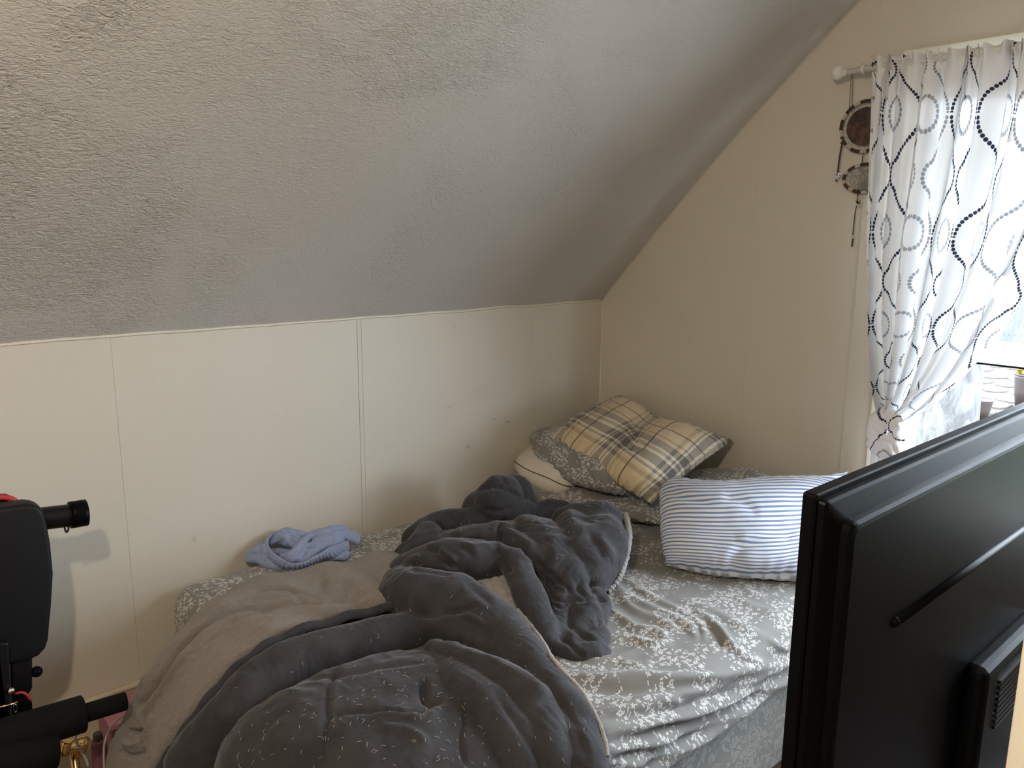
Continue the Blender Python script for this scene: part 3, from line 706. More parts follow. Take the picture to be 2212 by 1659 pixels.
dark_strokes = [
    (q2([(950,440),(900,520),(900,590),(930,640)]), 4, -.012), (q2([(390,460),(410,520),(440,590)]), 4, -.010), (q2([(440,620),(500,600),(640,620),(760,630)]), 3.5, -.008),
    (q2([(870,650),(910,740),(960,830),(1000,900)]), 4.5, -.012), (q2([(400,700),(470,760),(560,800)]), 6, .008), (q2([(300,690),(400,720),(480,800),(520,860)]), 5, -.009),
    (q2([(150,900),(300,890),(440,900),(560,905)]), 4, -.013), (q2([(200,800),(230,860),(200,900)]), 3.5, -.012), (q2([(130,890),(150,820),(200,790)]), 3.5, -.009),
    (q2([(220,1250),(350,1250),(480,1230),(620,1190),(730,1150)]), 5, -.009), (q2([(430,1280),(560,1270),(680,1260),(800,1330)]), 6, .006), (q2([(560,930),(680,1010),(780,1100),(860,1180)]), 7, -.004),
    (q2([(1180,780),(1280,870),(1400,980),(1480,1060)]), 4, -.008), (q2([(1200,900),(1290,960),(1350,1010)]), 4, -.008), (q2([(1250,1000),(1330,1090),(1400,1110),(1470,1090)]), 4, -.010), (q2([(1360,1000),(1420,1010),(1440,1060)]), 4, .008),
    (q2([(1320,1140),(1380,1160),(1440,1140),(1480,1100)]), 4, -.010), (q2([(1500,1100),(1480,1200),(1470,1300),(1500,1340)]), 4, -.010), (q2([(1490,1340),(1560,1380),(1620,1430),(1700,1440)]), 4, -.009), (q2([(1700,1240),(1720,1290),(1690,1330)]), 4, -.009),
    (q2([(1380,1420),(1460,1460),(1540,1540),(1600,1580)]), 4, -.008), (q2([(1500,1110),(1600,1110),(1700,1110),(1780,1120)]), 4, -.010), (q2([(1600,1130),(1680,1160),(1740,1240)]), 4, .006), (q2([(1560,960),(1540,1030),(1600,1080),(1640,1110)]), 4, -.007), (q2([(1640,950),(1650,1020),(1660,1090)]), 4, -.006),
    (q2([(700,240),(860,200),(1000,240),(1090,310)]), 4, -.008), (q2([(940,150),(1010,200),(1060,260)]), 4, .006), (q2([(900,90),(960,170),(1040,210)]), 4, -.005), (q2([(780,370),(900,390),(1000,360)]), 4, -.006),
    (q2([(620,650),(700,690),(780,670),(860,700)]), 5, .006), (q2([(560,660),(640,720),(700,760)]), 5, -.005), (q2([(1000,560),(1100,640),(1200,700)]), 5, .005), (q2([(1700,620),(1780,720),(1830,830)]), 7, .004), (q2([(1620,560),(1700,680),(1740,800)]), 6, -.004),
    (cre([(1240,1000),(1360,960),(1500,1000),(1640,1080),(1740,1180)]), 9, .006), (cre([(1480,1130),(1560,1250),(1640,1380),(1700,1500)]), 6, -.006), (cre([(1700,1050),(1800,1200),(1880,1340),(1930,1500)]), 6, -.004)]
me = sc.mesh('velvet_side', 2, cf_disp, [(p, w_*1.1, d*1.7) for p, w_, d in dark_strokes])
vel = link('velvet_side', me, M_VELVET, CF, smooth=True); vel['label'] = 'charcoal velvet face in heavy folds'
# quilted velvet panel hanging over the foot corner
seam = [cre([(830,920),(700,1080),(680,1250),(650,1502)]), cre([(1120,880),(1330,1180),(1320,1350),(1340,1502)]), cre([(250,1180),(500,1090),(760,1060),(960,1020),(1190,1010)]),
        cre([(640,1300),(740,1240),(930,1230),(1100,1250),(1230,1170)])]
panelG = G3([[(1070,1385,.42),(960,1400,.425),(840,1420,.43),(720,1455,.43),(600,1510,.40),(510,1580,.35),(468,1650,.28)],
             [(1090,1450,.425),(980,1450,.45),(860,1465,.46),(740,1500,.46),(620,1555,.44),(525,1625,.38),(475,1700,.28)],
             [(1110,1530,.42),(1000,1530,.445),(880,1540,.46),(760,1575,.455),(640,1630,.42),(540,1690,.34),(480,1760,.24)],
             [(1130,1620,.41),(1010,1620,.43),(890,1630,.445),(770,1665,.43),(650,1710,.36),(550,1770,.27),(490,1830,.17)],
             [(1140,1720,.38),(1020,1720,.40),(900,1730,.41),(780,1760,.38),(660,1800,.26),(560,1850,.18),(500,1890,.10)]])
pd = lambda V, N, U, W: 0.008*fbm(V*np.array([9, 9, 7])+9, 3)+0.004*(1-2*np.abs(fbm(V*np.array([16, 8, 8]), 2)))
pan = puff('quilted_panel', panelG, 110, 150, 0.030, M_VELVET, CF, size=(.6, .8), pw=6, disp=pd,
           strokes=[(q, 5, -.012) for q in seam]+[(cre([(1130,1080),(1150,1180),(1230,1180)]), 9, -.022), (cre([(900,1240),(1050,1260),(1150,1290),(1220,1220)]), 12, .012),
                    (cre([(200,1260),(420,1150),(640,1140)]), 10, .008), (cre([(930,1310),(1060,1330),(1180,1400)]), 10, .010), (cre([(330,1400),(400,1300),(520,1220)]), 9, -.007)])
# fleece lining turned up, running over the foot of the bed
fleeceG = G3([[(900,1178,.425),(800,1205,.425),(700,1226,.425),(565,1250,.42),(462,1302,.415),(398,1366,.385),(332,1442,.325),(300,1500,.26),(258,1585,.15),(228,1665,.05)],
              [(900,1215,.46),(800,1232,.455),(690,1255,.455),(570,1285,.455),(470,1335,.44),(395,1408,.39),(335,1490,.31),(300,1560,.22),(262,1640,.12),(240,1720,.04)],
              [(920,1255,.475),(820,1268,.47),(710,1292,.465),(590,1330,.46),(495,1388,.43),(425,1460,.37),(365,1540,.29),(325,1615,.20),(290,1690,.11),(270,1760,.04)],
              [(960,1296,.485),(845,1308,.485),(735,1332,.485),(615,1368,.475),(525,1424,.44),(450,1500,.38),(390,1580,.30),(345,1650,.21),(315,1720,.12),(300,1790,.04)]])
fz = lambda L: [(200+a/2.272, 1240+c/2.272) for a, c in L]
fl_strokes = [(fz([(1130,135),(1060,110),(980,85),(850,75),(760,90)]), 5, -.016), (fz([(1136,160),(1050,138),(900,150),(700,172),(560,235),(460,325),(395,415)]), 5, -.018), (fz([(1100,110),(900,100),(700,130),(540,200)]), 7, .012),
              (fz([(540,245),(440,335),(390,415),(345,485),(290,560),(220,650)]), 5.5, -.026), (fz([(480,350),(425,430),(370,520),(310,610),(250,690)]), 6, .016), (fz([(420,300),(350,390),(290,480),(230,560)]), 7, .014),
              (fz([(580,165),(500,215),(430,265)]), 4.5, -.014), (fz([(980,200),(820,225),(660,270),(540,340)]), 6, .008), (fz([(880,170),(760,200),(620,250)]), 5, -.009), (fz([(330,500),(270,590),(215,670)]), 5, -.016),
              (fz([(170,770),(215,775),(255,768)]), 5, -.022), (fz([(130,860),(170,890),(230,880),(255,850)]), 5, -.016), (fz([(140,820),(190,840),(240,820)]), 6, .012), (fz([(300,690),(270,760),(240,830)]), 6, .010),
              (cre([(640,560),(660,620),(640,680)]), 7, -.010), (cre([(740,600),(780,640),(760,690)]), 7, -.009), (cre([(300,640),(480,650),(560,700),(680,720),(900,660)]), 7, -.014), (cre([(560,730),(700,750),(880,690)]), 7, .009)]
fd = lambda V, N, U, W: 0.006*fbm(V*np.array([8, 10, 8])+4, 3)+0.0022*fbm(V*60, 2)+0.008*np.sin(W*26+3*U)*np.clip(-W*2-0.1, 0, 1)
fl = puff('fleece_lining', fleeceG, 130, 320, 0.022, M_FLEECE, CF, size=(.4, 1.1), pw=8, disp=fd, strokes=fl_strokes); fl['label'] = 'taupe fleece lining turned upward'
# dark hem below the fleece edge
hem = [onZ(a, c, z) for a, c, z in [(985,1296,.492),(845,1312,.492),(735,1336,.492),(617,1373,.48),(528,1429,.447),(455,1505,.387),(395,1585,.307),(350,1655,.217),(320,1725,.125)]]
hm = catmull(hem, 70)+np.array([0, 0, 0.0]); hm[:, 2] += 0.004*np.sin(np.arange(70)*0.9)
tube('hem', hm, 0.013, M_VELVET, CF, seg=10)
# pale sherpa edges and the lining glimpsed between the folds
Gq = lambda rows: [[onZ(840+a/3.77, 1000+c/3.77, z) for a, c, z in r] for r in rows]
shG = Gq([[(690,960,.475),(830,930,.485),(960,910,.49),(1060,960,.47)], [(760,1010,.475),(880,1010,.475),(990,1020,.47),(1090,1080,.455)],
          [(830,1100,.465),(950,1110,.468),(1040,1150,.46),(1130,1220,.445)], [(950,1230,.45),(1030,1250,.45),(1100,1300,.445),(1190,1400,.425)]])
sd = lambda V, N, U, W: 0.009*fbm(V*80, 3)
puff('sherpa_patch', shG, 40, 40, 0.018, M_SHERPA, CF, pw=5, disp=sd)
def fuzzy(P, r, name):
    C = catmull(P, 160); bm = bmesh.new(); rr = r*(0.75+0.5*np.abs(perlin(C*90))); bm_tube(bm, C, rr, 8)
    o = obj_bm(name, bm, M_SHERPA, CF, smooth=True); me = o.data; V = vcos(me); setcos(me, V+vnormals(me)*(0.35*r*perlin(V*260))[:, None]); return o
from mathutils.bvhtree import BVHTree
def on_mesh(o, pts, lift=0.003):
    me = o.data; V = vcos(me); nf = len(me.polygons); F_ = np.empty(nf*4, dtype=np.int32); me.loops.foreach_get('vertex_index', F_)
    bv = BVHTree.FromPolygons([tuple(v) for v in V], [tuple(f) for f in F_.reshape(-1, 4)]); out = []
    for a, c in catmull(pts, 60):
        h = bv.ray_cast(Vector(CAM), Vector(ray(a, c)))
        if c > 1452:                     # beyond the pile the roll ends against the sheet: walk out to its rim
            for k in range(0, 60, 2):
                h2 = bv.ray_cast(Vector(CAM), Vector(ray(a+k*.85, c-k*.5)))
                if h2[0] is None or (h[0] is not None and (h2[0]-h[0]).length > 0.05): break
                h = h2
        if h[0] is not None: out.append(np.array(h[0])+np.array(h[1])*lift)
    A = np.array(out); Pd = np.concatenate([A[:1].repeat(4, 0), A, A[-1:].repeat(4, 0)])
    return np.stack([Pd[i:i+9].mean(0) for i in range(len(A))])
fuzzy(on_mesh(vel, [(1066,1268),(1104,1298),(1142,1342),(1176,1392),(1204,1455),(1243,1538),(1272,1618),(1284,1655)]), 0.0055, 'sherpa_edge')
fuzzy([onZ(a, c, z) for a, c, z in [(1352,1112,.545),(1359,1150,.525),(1355,1190,.50),(1344,1232,.468),(1330,1258,.44),(1312,1278,.42)]], 0.012, 'sherpa_edge')
# pale lint caught in the velvet
def build_lint():
    pts = []
    for src, cnt, lim in ((pan, 190, None), (vel, 150, None)):
        me = src.data; V = vcos(me); N = vnormals(me); px, py, z = project(V); c = CAM-V; c /= np.linalg.norm(c, axis=1)[:, None]
        ok = np.where(((N*c).sum(1) > 0.35) & (py < 1665) & (px > 440))[0]
        for i in rng.choice(ok, cnt, replace=False): pts.append((V[i], N[i]))
    bm = bmesh.new()
    for p, n in pts:
        a = rng.normal(size=3); a -= n*(a@n); a /= np.linalg.norm(a); bb_ = np.cross(n, a); L = rng.uniform(.004, .013); k = rng.uniform(-.6, .6)
        q = np.linspace(-.5, .5, 5)[:, None]
        bm_tube(bm, p+n*0.0022+a*q*L+bb_*(q*q*k*2)*L+n*(0.0025*rng.random()*(1-(2*q)**2)), 0.00042, 4)
    return tag(obj_bm('lint', bm, plain('pale_lint', (0.5, 0.47, 0.43), 0.9), CF, smooth=True), kind='stuff')
build_lint()

# ================================================================== pillows
def seamy(k=1.0, sd=0.0):
    """gathers running in from the sewn edges"""
    def f(V, N, U, W):
        e = np.clip(np.maximum(np.abs(U), np.abs(W))-0.55, 0, 1)/0.45
        return k*(0.006*fbm(V*9+sd, 3)+e*0.0035*np.sin(40*np.where(np.abs(U) > np.abs(W), W, U)+6*fbm(V*6+sd, 2)))
    return f
# flat floral pillow lowest of the stack
g = G3([[(1130,1060,.445),(1150,1082,.44),(1215,1100,.44),(1330,1118,.44),(1440,1135,.44)],
        [(1150,1035,.47),(1200,1058,.475),(1280,1075,.475),(1370,1090,.475),(1470,1105,.47)],
        [(1195,1010,.48),(1250,1030,.485),(1330,1045,.49),(1420,1058,.485),(1520,1075,.47)],
        [(1250,992,.465),(1310,1008,.47),(1390,1022,.475),(1480,1035,.475),(1580,1050,.46)]])
o = puff('pillow', g, 60, 90, 0.030, M_SHEET, size=(.45, .7), pw=5, disp=seamy(0.7, 1))
tag(o, 'flat grey floral pillow lying lowest on the bed under the other pillows', 'pillow', 'pillows at the head of the bed')
# ivory pillow with a dark stitched line
iv = empty('pillow', onZ(1170, 1030, .5), 'ivory pillow with thin dark border line poking out beside the wall', 'pillow', 'pillows at the head of the bed')
g = G3([[(1118,1012,.475),(1140,1042,.47),(1175,1065,.47),(1222,1072,.47)],
        [(1122,990,.52),(1160,1016,.525),(1205,1036,.525),(1245,1048,.51)],
        [(1150,965,.54),(1195,985,.55),(1245,1005,.55),(1290,1022,.53)],
        [(1190,945,.54),(1240,962,.55),(1290,980,.55),(1340,1000,.53)]])
ivb = puff('case', g, 50, 60, 0.045, M_IVORY, iv, size=(.4, .5), pw=4, disp=seamy(.7, 5))
V = vcos(ivb.data)[:50*60].reshape(50, 60, 3); N = vnormals(ivb.data)[:50*60].reshape(50, 60, 3)
tube('border_line', (V+N*0.0012)[12, 3:57], 0.0022, M_PIPING, iv, seg=6)
# floral pillow under the plaid one
g = G3([[(1172,1010,.545),(1200,1030,.535),(1260,1052,.53),(1320,1066,.525),(1372,1068,.515)],
        [(1150,968,.585),(1205,985,.60),(1270,1010,.60),(1340,1032,.585),(1400,1045,.55)],
        [(1150,940,.61),(1210,950,.64),(1290,972,.64),(1370,995,.62),(1440,1020,.57)],
        [(1180,930,.62),(1240,930,.645),(1320,945,.65),(1410,970,.62),(1490,1000,.58)]])
o = puff('pillow', g, 60, 80, 0.032, M_SHEET, size=(.45, .62), pw=5, disp=seamy(0.9, 9),
         strokes=[([(1240,985),(1246,1010),(1240,1035)], 7, -.016), ([(1190,960),(1180,985),(1195,1010)], 7, -.010), ([(1275,1000),(1270,1025),(1285,1050)], 6, -.010), ([(1320,1020),(1310,1040),(1330,1060)], 6, .010)])
tag(o, 'crumpled grey floral pillow squeezed directly under the plaid pillow', 'pillow', 'pillows at the head of the bed')
# plaid pillow, folded in across the middle
def WP(px, py, z):
    p = onZ(px, py, z); p[0] = min(p[0], XR-0.03); p[1] = min(p[1], YB-0.03); return p
g = [[WP(1188,944,.652),WP(1238,982,.625),WP(1290,1015,.60),WP(1345,1052,.575),WP(1408,1088,.535)],
     [WP(1232,912,.70),WP(1285,945,.685),WP(1335,975,.655),WP(1390,1010,.64),WP(1450,1050,.585)],
     [WP(1278,885,.73),WP(1325,915,.72),WP(1372,945,.675),WP(1430,975,.675),WP(1498,1012,.625)],
     [WP(1315,868,.745),WP(1358,893,.735),WP(1400,922,.685),WP(1465,945,.70),WP(1543,978,.66)],
     [WP(1346,858,.75),WP(1378,882,.735),WP(1410,910,.69),WP(1490,930,.70),WP(1582,952,.675)]]
o = puff('pillow', g, 90, 110, 0.052, M_PLAID, size=(.44, .62), pw=4, disp=seamy(1.1, 13),
         strokes=[([(1372,905),(1374,930),(1368,955),(1355,968)], 9, -.022), ([(1376,912),(1400,905),(1430,908)], 7, -.010), ([(1340,955),(1362,960),(1395,965)], 8, -.010), ([(1385,940),(1420,935),(1460,940)], 9, .006)])
tag(o, 'tan plaid pillow with grey checks dented in the middle on top of the stack', 'pillow', 'pillows at the head of the bed')
# floral pillow against the gable behind the striped one
g = [[WP(1560,1060,.47),WP(1620,1062,.47),WP(1680,1066,.47),WP(1760,1075,.46)], [WP(1560,1040,.50),WP(1625,1030,.525),WP(1680,1040,.51),WP(1760,1055,.49)], [WP(1570,1030,.49),WP(1630,1018,.515),WP(1690,1032,.50),WP(1770,1045,.48)]]
for j in range(4): g[0][j][0] = 2.42; g[1][j][0] = 2.53; g[2][j][0] = 2.635
g = [[np.array([2.40,1.86,.45]),np.array([2.40,1.66,.46]),np.array([2.40,1.48,.46]),np.array([2.40,1.28,.45])],
     [np.array([2.52,1.88,.48]),np.array([2.52,1.68,.51]),np.array([2.52,1.48,.51]),np.array([2.52,1.28,.48])],
     [np.array([2.62,1.88,.49]),np.array([2.62,1.68,.55]),np.array([2.62,1.52,.585]),np.array([2.62,1.28,.49])]]
o = puff('pillow', g, 50, 80, 0.045, M_SHEET, size=(.4, .62), pw=3, disp=seamy(0.7, 21))
tag(o, 'grey floral pillow flat against the window wall behind the striped pillow', 'pillow', 'pillows at the head of the bed')
# striped pillow leaning in front
g = G3([[(1440,1222,.435),(1540,1240,.435),(1640,1248,.435),(1740,1250,.435),(1830,1255,.435)],
        [(1428,1172,.49),(1530,1180,.50),(1640,1185,.505),(1740,1180,.50),(1830,1180,.49)],
        [(1425,1110,.545),(1530,1112,.57),(1640,1108,.58),(1730,1100,.575),(1815,1090,.55)],
        [(1424,1032,.585),(1535,1055,.60),(1640,1048,.61),(1722,1040,.63),(1832,1019,.665)]])
st = puff('pillow', g, 80, 110, 0.066, M_STRIPE, size=(.42, .66), pw=6, disp=seamy(0.45, 31),
          strokes=[([(1720,1155),(1650,1165),(1600,1185),(1570,1235)], 12, -.012), ([(1440,1060),(1480,1075),(1540,1085)], 9, -.006), ([(1560,1070),(1600,1080),(1640,1110)], 12, -.006), ([(1590,1165),(1640,1160),(1700,1160)], 10, .008)])
tag(st, 'white pillow with blue ticking stripes leaning beside the television', 'pillow', 'pillows at the head of the bed')

# ================================================================== pale blue pants in a heap
pt = empty('pants', onZ(650, 1200, BZ1), 'crumpled pale blue cotton pants with gathered waistband on the bed', 'pants')
ps = Sculpt((0.80, 1.98, 0.36), (1.55, 2.425, 0.58), 0.0036)
pz = lambda L: [(*onZ(510+a/7.9, 1120+c/7.9, z), r) for a, c, z, r in L]
for L in ([(200,700,.415,.012),(380,690,.42,.018),(560,770,.415,.018),(720,830,.412,.012)], [(230,600,.43,.012),(330,560,.44,.016),(450,540,.44,.016)], [(380,470,.45,.012),(470,500,.45,.014),(520,600,.44,.014)],
          [(640,330,.462,.014),(760,290,.472,.016),(860,330,.468,.016)], [(700,250,.478,.010),(880,210,.482,.012),(1060,260,.475,.012),(1220,300,.465,.012)], [(860,270,.474,.009),(1000,330,.468,.010),(1120,370,.462,.010)],
          [(850,400,.455,.016),(960,420,.455,.016),(1040,460,.452,.014)], [(620,400,.452,.012),(700,370,.458,.012),(800,380,.456,.012)], [(1240,330,.465,.016),(1130,420,.462,.014),(1040,540,.452,.014),(900,650,.44,.013),(780,640,.435,.010)],
          [(1180,470,.458,.012),(1100,600,.446,.013),(960,700,.436,.012),(840,690,.43,.010)], [(1300,300,.468,.016),(1450,260,.474,.018),(1600,220,.478,.018),(1800,190,.478,.017),(1870,220,.474,.014)],
          [(1360,400,.46,.016),(1540,350,.466,.018),(1720,300,.47,.016),(1840,270,.468,.014)], [(1300,480,.452,.018),(1450,450,.455,.018),(1640,420,.455,.018),(1780,380,.455,.016)], [(1200,600,.442,.014),(1350,560,.446,.015),(1500,480,.45,.014)],
          [(1900,260,.465,.012),(2000,270,.462,.012),(2090,330,.455,.009)], [(1880,330,.455,.012),(1970,350,.45,.012),(2060,390,.445,.011)], [(1940,310,.458,.007),(2080,380,.448,.007)], [(1600,620,.43,.014),(1780,640,.425,.015),(1900,610,.425,.013)],
          [(700,560,.425,.012),(860,580,.425,.012),(980,560,.43,.010)], [(1000,720,.425,.014),(1180,700,.43,.014),(1300,640,.435,.012)], [(1240,560,.45,.008),(1250,640,.442,.008),(1180,680,.436,.008)]):
    ps.tube(pz(L), .0035)
pst = lambda L: [(510+a/7.9, 1120+c/7.9) for a, c in L]
pstr = [(pst([(1440,280),(1600,270),(1760,230),(1860,240)]), 1.6, -.007), (pst([(1300,390),(1440,380),(1560,400),(1660,360)]), 1.6, -.006), (pst([(860,250),(960,300),(1080,350),(1160,340)]), 1.6, -.006), (pst([(640,450),(700,440),(800,390)]), 1.8, -.008),
        (pst([(1200,400),(1120,500),(1060,600),(940,660)]), 1.6, -.006), (pst([(1480,420),(1400,500),(1280,600),(1200,660)]), 1.6, -.006), (pst([(900,300),(920,350),(1010,390)]), 1.6, -.006), (pst([(240,620),(340,600),(420,690),(520,740)]), 1.8, -.006), (pst([(1640,420),(1660,370),(1620,350)]), 1.6, -.006)]
pdsp = lambda V, N: 0.0022*np.sin(150*V[:, 0]+90*V[:, 2]+11*fbm(V*9, 2))*np.clip(fbm(V*7+3, 2)+.3, 0, 1)+0.003*fbm(V*22, 3)
link('fabric', ps.mesh('fabric', 1, pdsp, pstr), M_PANTS, pt, smooth=True)
wt = [(690,215,.488),(575,310,.478),(556,450,.465),(640,575,.455),(760,665,.449),(920,752,.444),(1130,752,.445),(1290,665,.450),(1450,580,.456),(1580,495,.462),(1760,430,.463),(1920,370,.462)]
wl_ = [(610,270,.465),(470,400,.452),(440,545,.438),(540,690,.424),(680,795,.418),(900,852,.415),(1100,845,.416),(1300,780,.420),(1500,690,.425),(1700,650,.430),(1880,580,.432),(1945,530,.434)]
gW = [[onZ(510+a/7.9, 1120+c/7.9, z) for a, c, z in wt], [0.5*(onZ(510+a/7.9, 1120+c/7.9, z)+onZ(510+d/7.9, 1120+e/7.9, f))+np.array([-.004, -.006, 0]) for (a, c, z), (d, e, f) in zip(wt, wl_)], [onZ(510+a/7.9, 1120+c/7.9, z) for a, c, z in wl_]]
puff('waistband', gW, 16, 300, 0.004, M_PANTS, pt, pw=6, disp=lambda V, N, U, W: 0.0022*np.sin(W*105+4*fbm(V*20, 2))*(1-U**4))
tube('drawstring', catmull([onZ(510+a/7.9, 1120+c/7.9, z) for a, c, z in [(985,800,.434),(975,840,.426),(985,875,.418)]], 8), 0.003, M_PANTS, pt, seg=6)

# ================================================================== window, rod, curtain
WN = empty('window_1', (XR, (WIN_Y0+WIN_Y1)/2, WIN_Z0), kind='structure')
xo = XR-0.003
box('casing', xo-0.016, xo, WIN_Y1, WIN_Y1+0.075, WIN_Z0-0.08, WIN_Z1+0.05, M_TRIM, WN, bevel=0.003)
box('casing', xo-0.016, xo, WIN_Y0-0.075, WIN_Y0, WIN_Z0-0.08, WIN_Z1+0.05, M_TRIM, WN, bevel=0.003)
box('casing', xo-0.020, xo, WIN_Y0-0.08, WIN_Y1+0.08, WIN_Z1, WIN_Z1+0.05, M_TRIM, WN, bevel=0.003)
box('sill', xo-0.05, XR+0.06, WIN_Y0-0.08, WIN_Y1+0.08, WIN_Z0-0.025, WIN_Z0, M_TRIM, WN, bevel=0.004)
for y0, y1 in ((WIN_Y0, WIN_Y0+0.022), (WIN_Y1-0.022, WIN_Y1)):
    box('jamb', XR-0.003, XR+0.13, y0, y1, WIN_Z0, WIN_Z1, M_WHITE, WN)
    box('track', XR+0.045, XR+0.052, y0-0.010 if y0 > 0.5 else y0, y1 if y0 > 0.5 else y1+0.010, WIN_Z0, WIN_Z1, M_WHITE, WN)
    box('track', XR+0.085, XR+0.092, y0-0.016 if y0 > 0.5 else y0, y1 if y0 > 0.5 else y1+0.016, WIN_Z0, WIN_Z1, M_WHITE, WN)
box('head', XR-0.003, XR+0.13, WIN_Y0, WIN_Y1, WIN_Z1-0.02, WIN_Z1, M_WHITE, WN)
def sash(x0, x1, z0, z1, y0, y1, w_=0.045, bot=0.07):
    s = box('sash', x0, x1, y0, y0+w_, z0, z1, M_WHITE, WN, bevel=0.003)
    box('stile', x0, x1, y1-w_, y1, z0, z1, M_WHITE, s, bevel=0.003)
    box('rail', x0, x1, y0+w_, y1-w_, z0, z0+bot, M_WHITE, s, bevel=0.004)
    box('rail', x0, x1, y0+w_, y1-w_, z1-w_, z1, M_WHITE, s, bevel=0.003)
    box('weatherstrip', x0+0.004, x1-0.004, y0, y1, z0-0.006, z0, M_BLACKPLASTIC, s)
    box('pane', (x0+x1)/2-0.002, (x0+x1)/2+0.002, y0+w_, y1-w_, z0+bot, z1-w_, M_GLASS, s)
zr = float(onX(2165, 788, XR+0.06)[2])
sash(XR+0.050, XR+0.082, zr, zr+0.72, WIN_Y0+0.022, WIN_Y1-0.022)
sash(XR+0.094, XR+0.122, 1.36, WIN_Z1-0.02, WIN_Y0+0.022, WIN_Y1-0.022, bot=0.045)

ROD_X = XR-0.085
M_ROD = plain('white_painted_rod', (0.72, 0.70, 0.66), 0.35)
rd = empty('curtain_rod', (ROD_X, 1.3, 2.0), 'white curtain rod with round knob end above the window', 'curtain rod')
pR = onX(1826, 156, ROD_X); zrod = pR[2]
tube('pole', [(ROD_X, pR[1], zrod), (ROD_X, 0.7, zrod), (ROD_X, -0.2, zrod)], 0.0095, M_ROD, rd, seg=16)
tube('sleeve', [(ROD_X, 1.262, zrod), (ROD_X, 0.7, zrod), (ROD_X, -0.2, zrod)], 0.0115, M_ROD, rd, seg=16)
pk = onX(1809, 157, ROD_X); sphere('knob', pk, 0.0235, M_ROD, rd, 24)
tube('collar', [(ROD_X, pR[1]-0.006, zrod), (ROD_X, pR[1], zrod), (ROD_X, pR[1]+0.006, zrod)], 0.013, M_ROD, rd, seg=16)
ybk = 1.262
tube('bracket', [(XR-0.003, ybk, zrod+0.01), (ROD_X+0.03, ybk, zrod+0.012), (ROD_X, ybk, zrod+0.014), (ROD_X-0.014, ybk, zrod), (ROD_X, ybk, zrod-0.014)], 0.006, M_ROD, rd, seg=8)
box('shim', xo-0.012, xo-0.001, 1.18, 1.265, zrod+0.030, zrod+0.038, plain('dark_wood_shim', (0.12, 0.08, 0.06), 0.6), rd)

CU = empty('curtain', (ROD_X, 0.9, 0.9), 'white sheer curtain with navy dotted ogee print knotted at its lower end', 'curtain')
def build_curtain():
    nu, nv = 520, 300
    Lp = catmull([onX(a, c, ROD_X)[1:] for a, c in [(1882,128),(1876,230),(1868,380),(1862,520),(1868,640),(1878,740),(1892,815),(1908,872),(1916,893)]], nv)
    Rp = catmull([onX(a, c, ROD_X)[1:] for a, c in [(2390,66),(2375,230),(2330,400),(2265,540),(2200,650),(2135,745),(2050,845),(1972,902),(1940,915)]], nv)
    u = np.linspace(0, 1, nu)[None, :]; v = np.linspace(0, 1, nv)[:, None]
    # uneven gathers: fabric slides in u, folds swing in depth
    uu = u+0.020*np.sin(2*np.pi*(5.2*u+0.25*v))+0.012*np.sin(2*np.pi*(11.3*u+0.4))
    Y = Lp[:, 0:1]*(1-uu)+Rp[:, 0:1]*uu; Z = Lp[:, 1:2]*(1-u)+Rp[:, 1:2]*u
    # belly of the swag along the free edge
    Z = Z-0.05*np.sin(np.pi*np.clip(v, 0, 1))**2*u**3
    amp = 0.030*(0.55+0.6*v)*(1-0.75*v**4)
    ph = 2*np.pi*(8.6*u+0.7*np.sin(3*u+1)+0.35*v*u)
    fold = amp*(np.sin(ph)+0.45*np.sin(2.3*ph+1.2+1.5*v))
    top = np.exp(-(v/0.035)**2); fold = fold*(1-top)+top*0.0125*np.sin(2*np.pi*26*u+3*np.sin(9*u))
    X = ROD_X-0.012-fold*1.15-0.03*np.sin(np.pi*v)*u
    # deep overlapping pleats fanning out of the knot
    d = np.clip((v-0.45)/0.55, 0, 1)
    X = X-0.028*d*np.sin(2*np.pi*(3.3*u+0.1))*(1-0.6*d**3); Y = Y+0.012*d*np.sin(2*np.pi*3.3*u)
    Z = Z+0.005*top*np.sin(2*np.pi*23*u+2)
    V = np.stack([X+0*Y, Y, Z], -1).reshape(-1, 3)
    idx = np.arange(nu*nv).reshape(nv, nu); Q = np.stack([idx[:-1, :-1], idx[1:, :-1], idx[1:, 1:], idx[:-1, 1:]], -1).reshape(-1, 4)
    me = mesh_np('drape', V, Q)
    UVc = np.stack([np.broadcast_to(u*1.18, (nv, nu)), np.broadcast_to((1-v)*1.16, (nv, nu))+0*u], -1)
    set_uv(me, UVc.reshape(-1, 2)); dr = link('drape', me, M_CURTAIN, CU, smooth=True)
    # rod pocket: a band of doubled cloth
    k = 34; V2 = V.reshape(nv, nu, 3)[:k].copy(); V2[:, :, 0] += 0.028
    idx = np.arange(nu*k).reshape(k, nu); Q = np.stack([idx[:-1, :-1], idx[1:, :-1], idx[1:, 1:], idx[:-1, 1:]], -1).reshape(-1, 4)
    me = mesh_np('rod_pocket', V2.reshape(-1, 3), Q); set_uv(me, UVc[:k].reshape(-1, 2)+0.06); link('rod_pocket', me, M_CURTAIN, CU, smooth=True)
build_curtain()
def cloth_blob(name, S, disp, strokes, ax):
    me = S.mesh(name, 2, disp, strokes); V = vcos(me); set_uv(me, np.stack([V[:, 1]*1.3+V[:, 0]*.8, V[:, 2]*1.1+V[:, 1]*ax], 1)); return link(name, me, M_CURTAIN_THICK, CU, smooth=True)
KX = ROD_X-0.012
kp = lambda L: [(*onX(a, c, KX+dx), r) for a, c, dx, r in L]
S = Sculpt((KX-0.14, 0.98, 0.60), (KX+0.11, 1.32, 1.06), 0.0038)
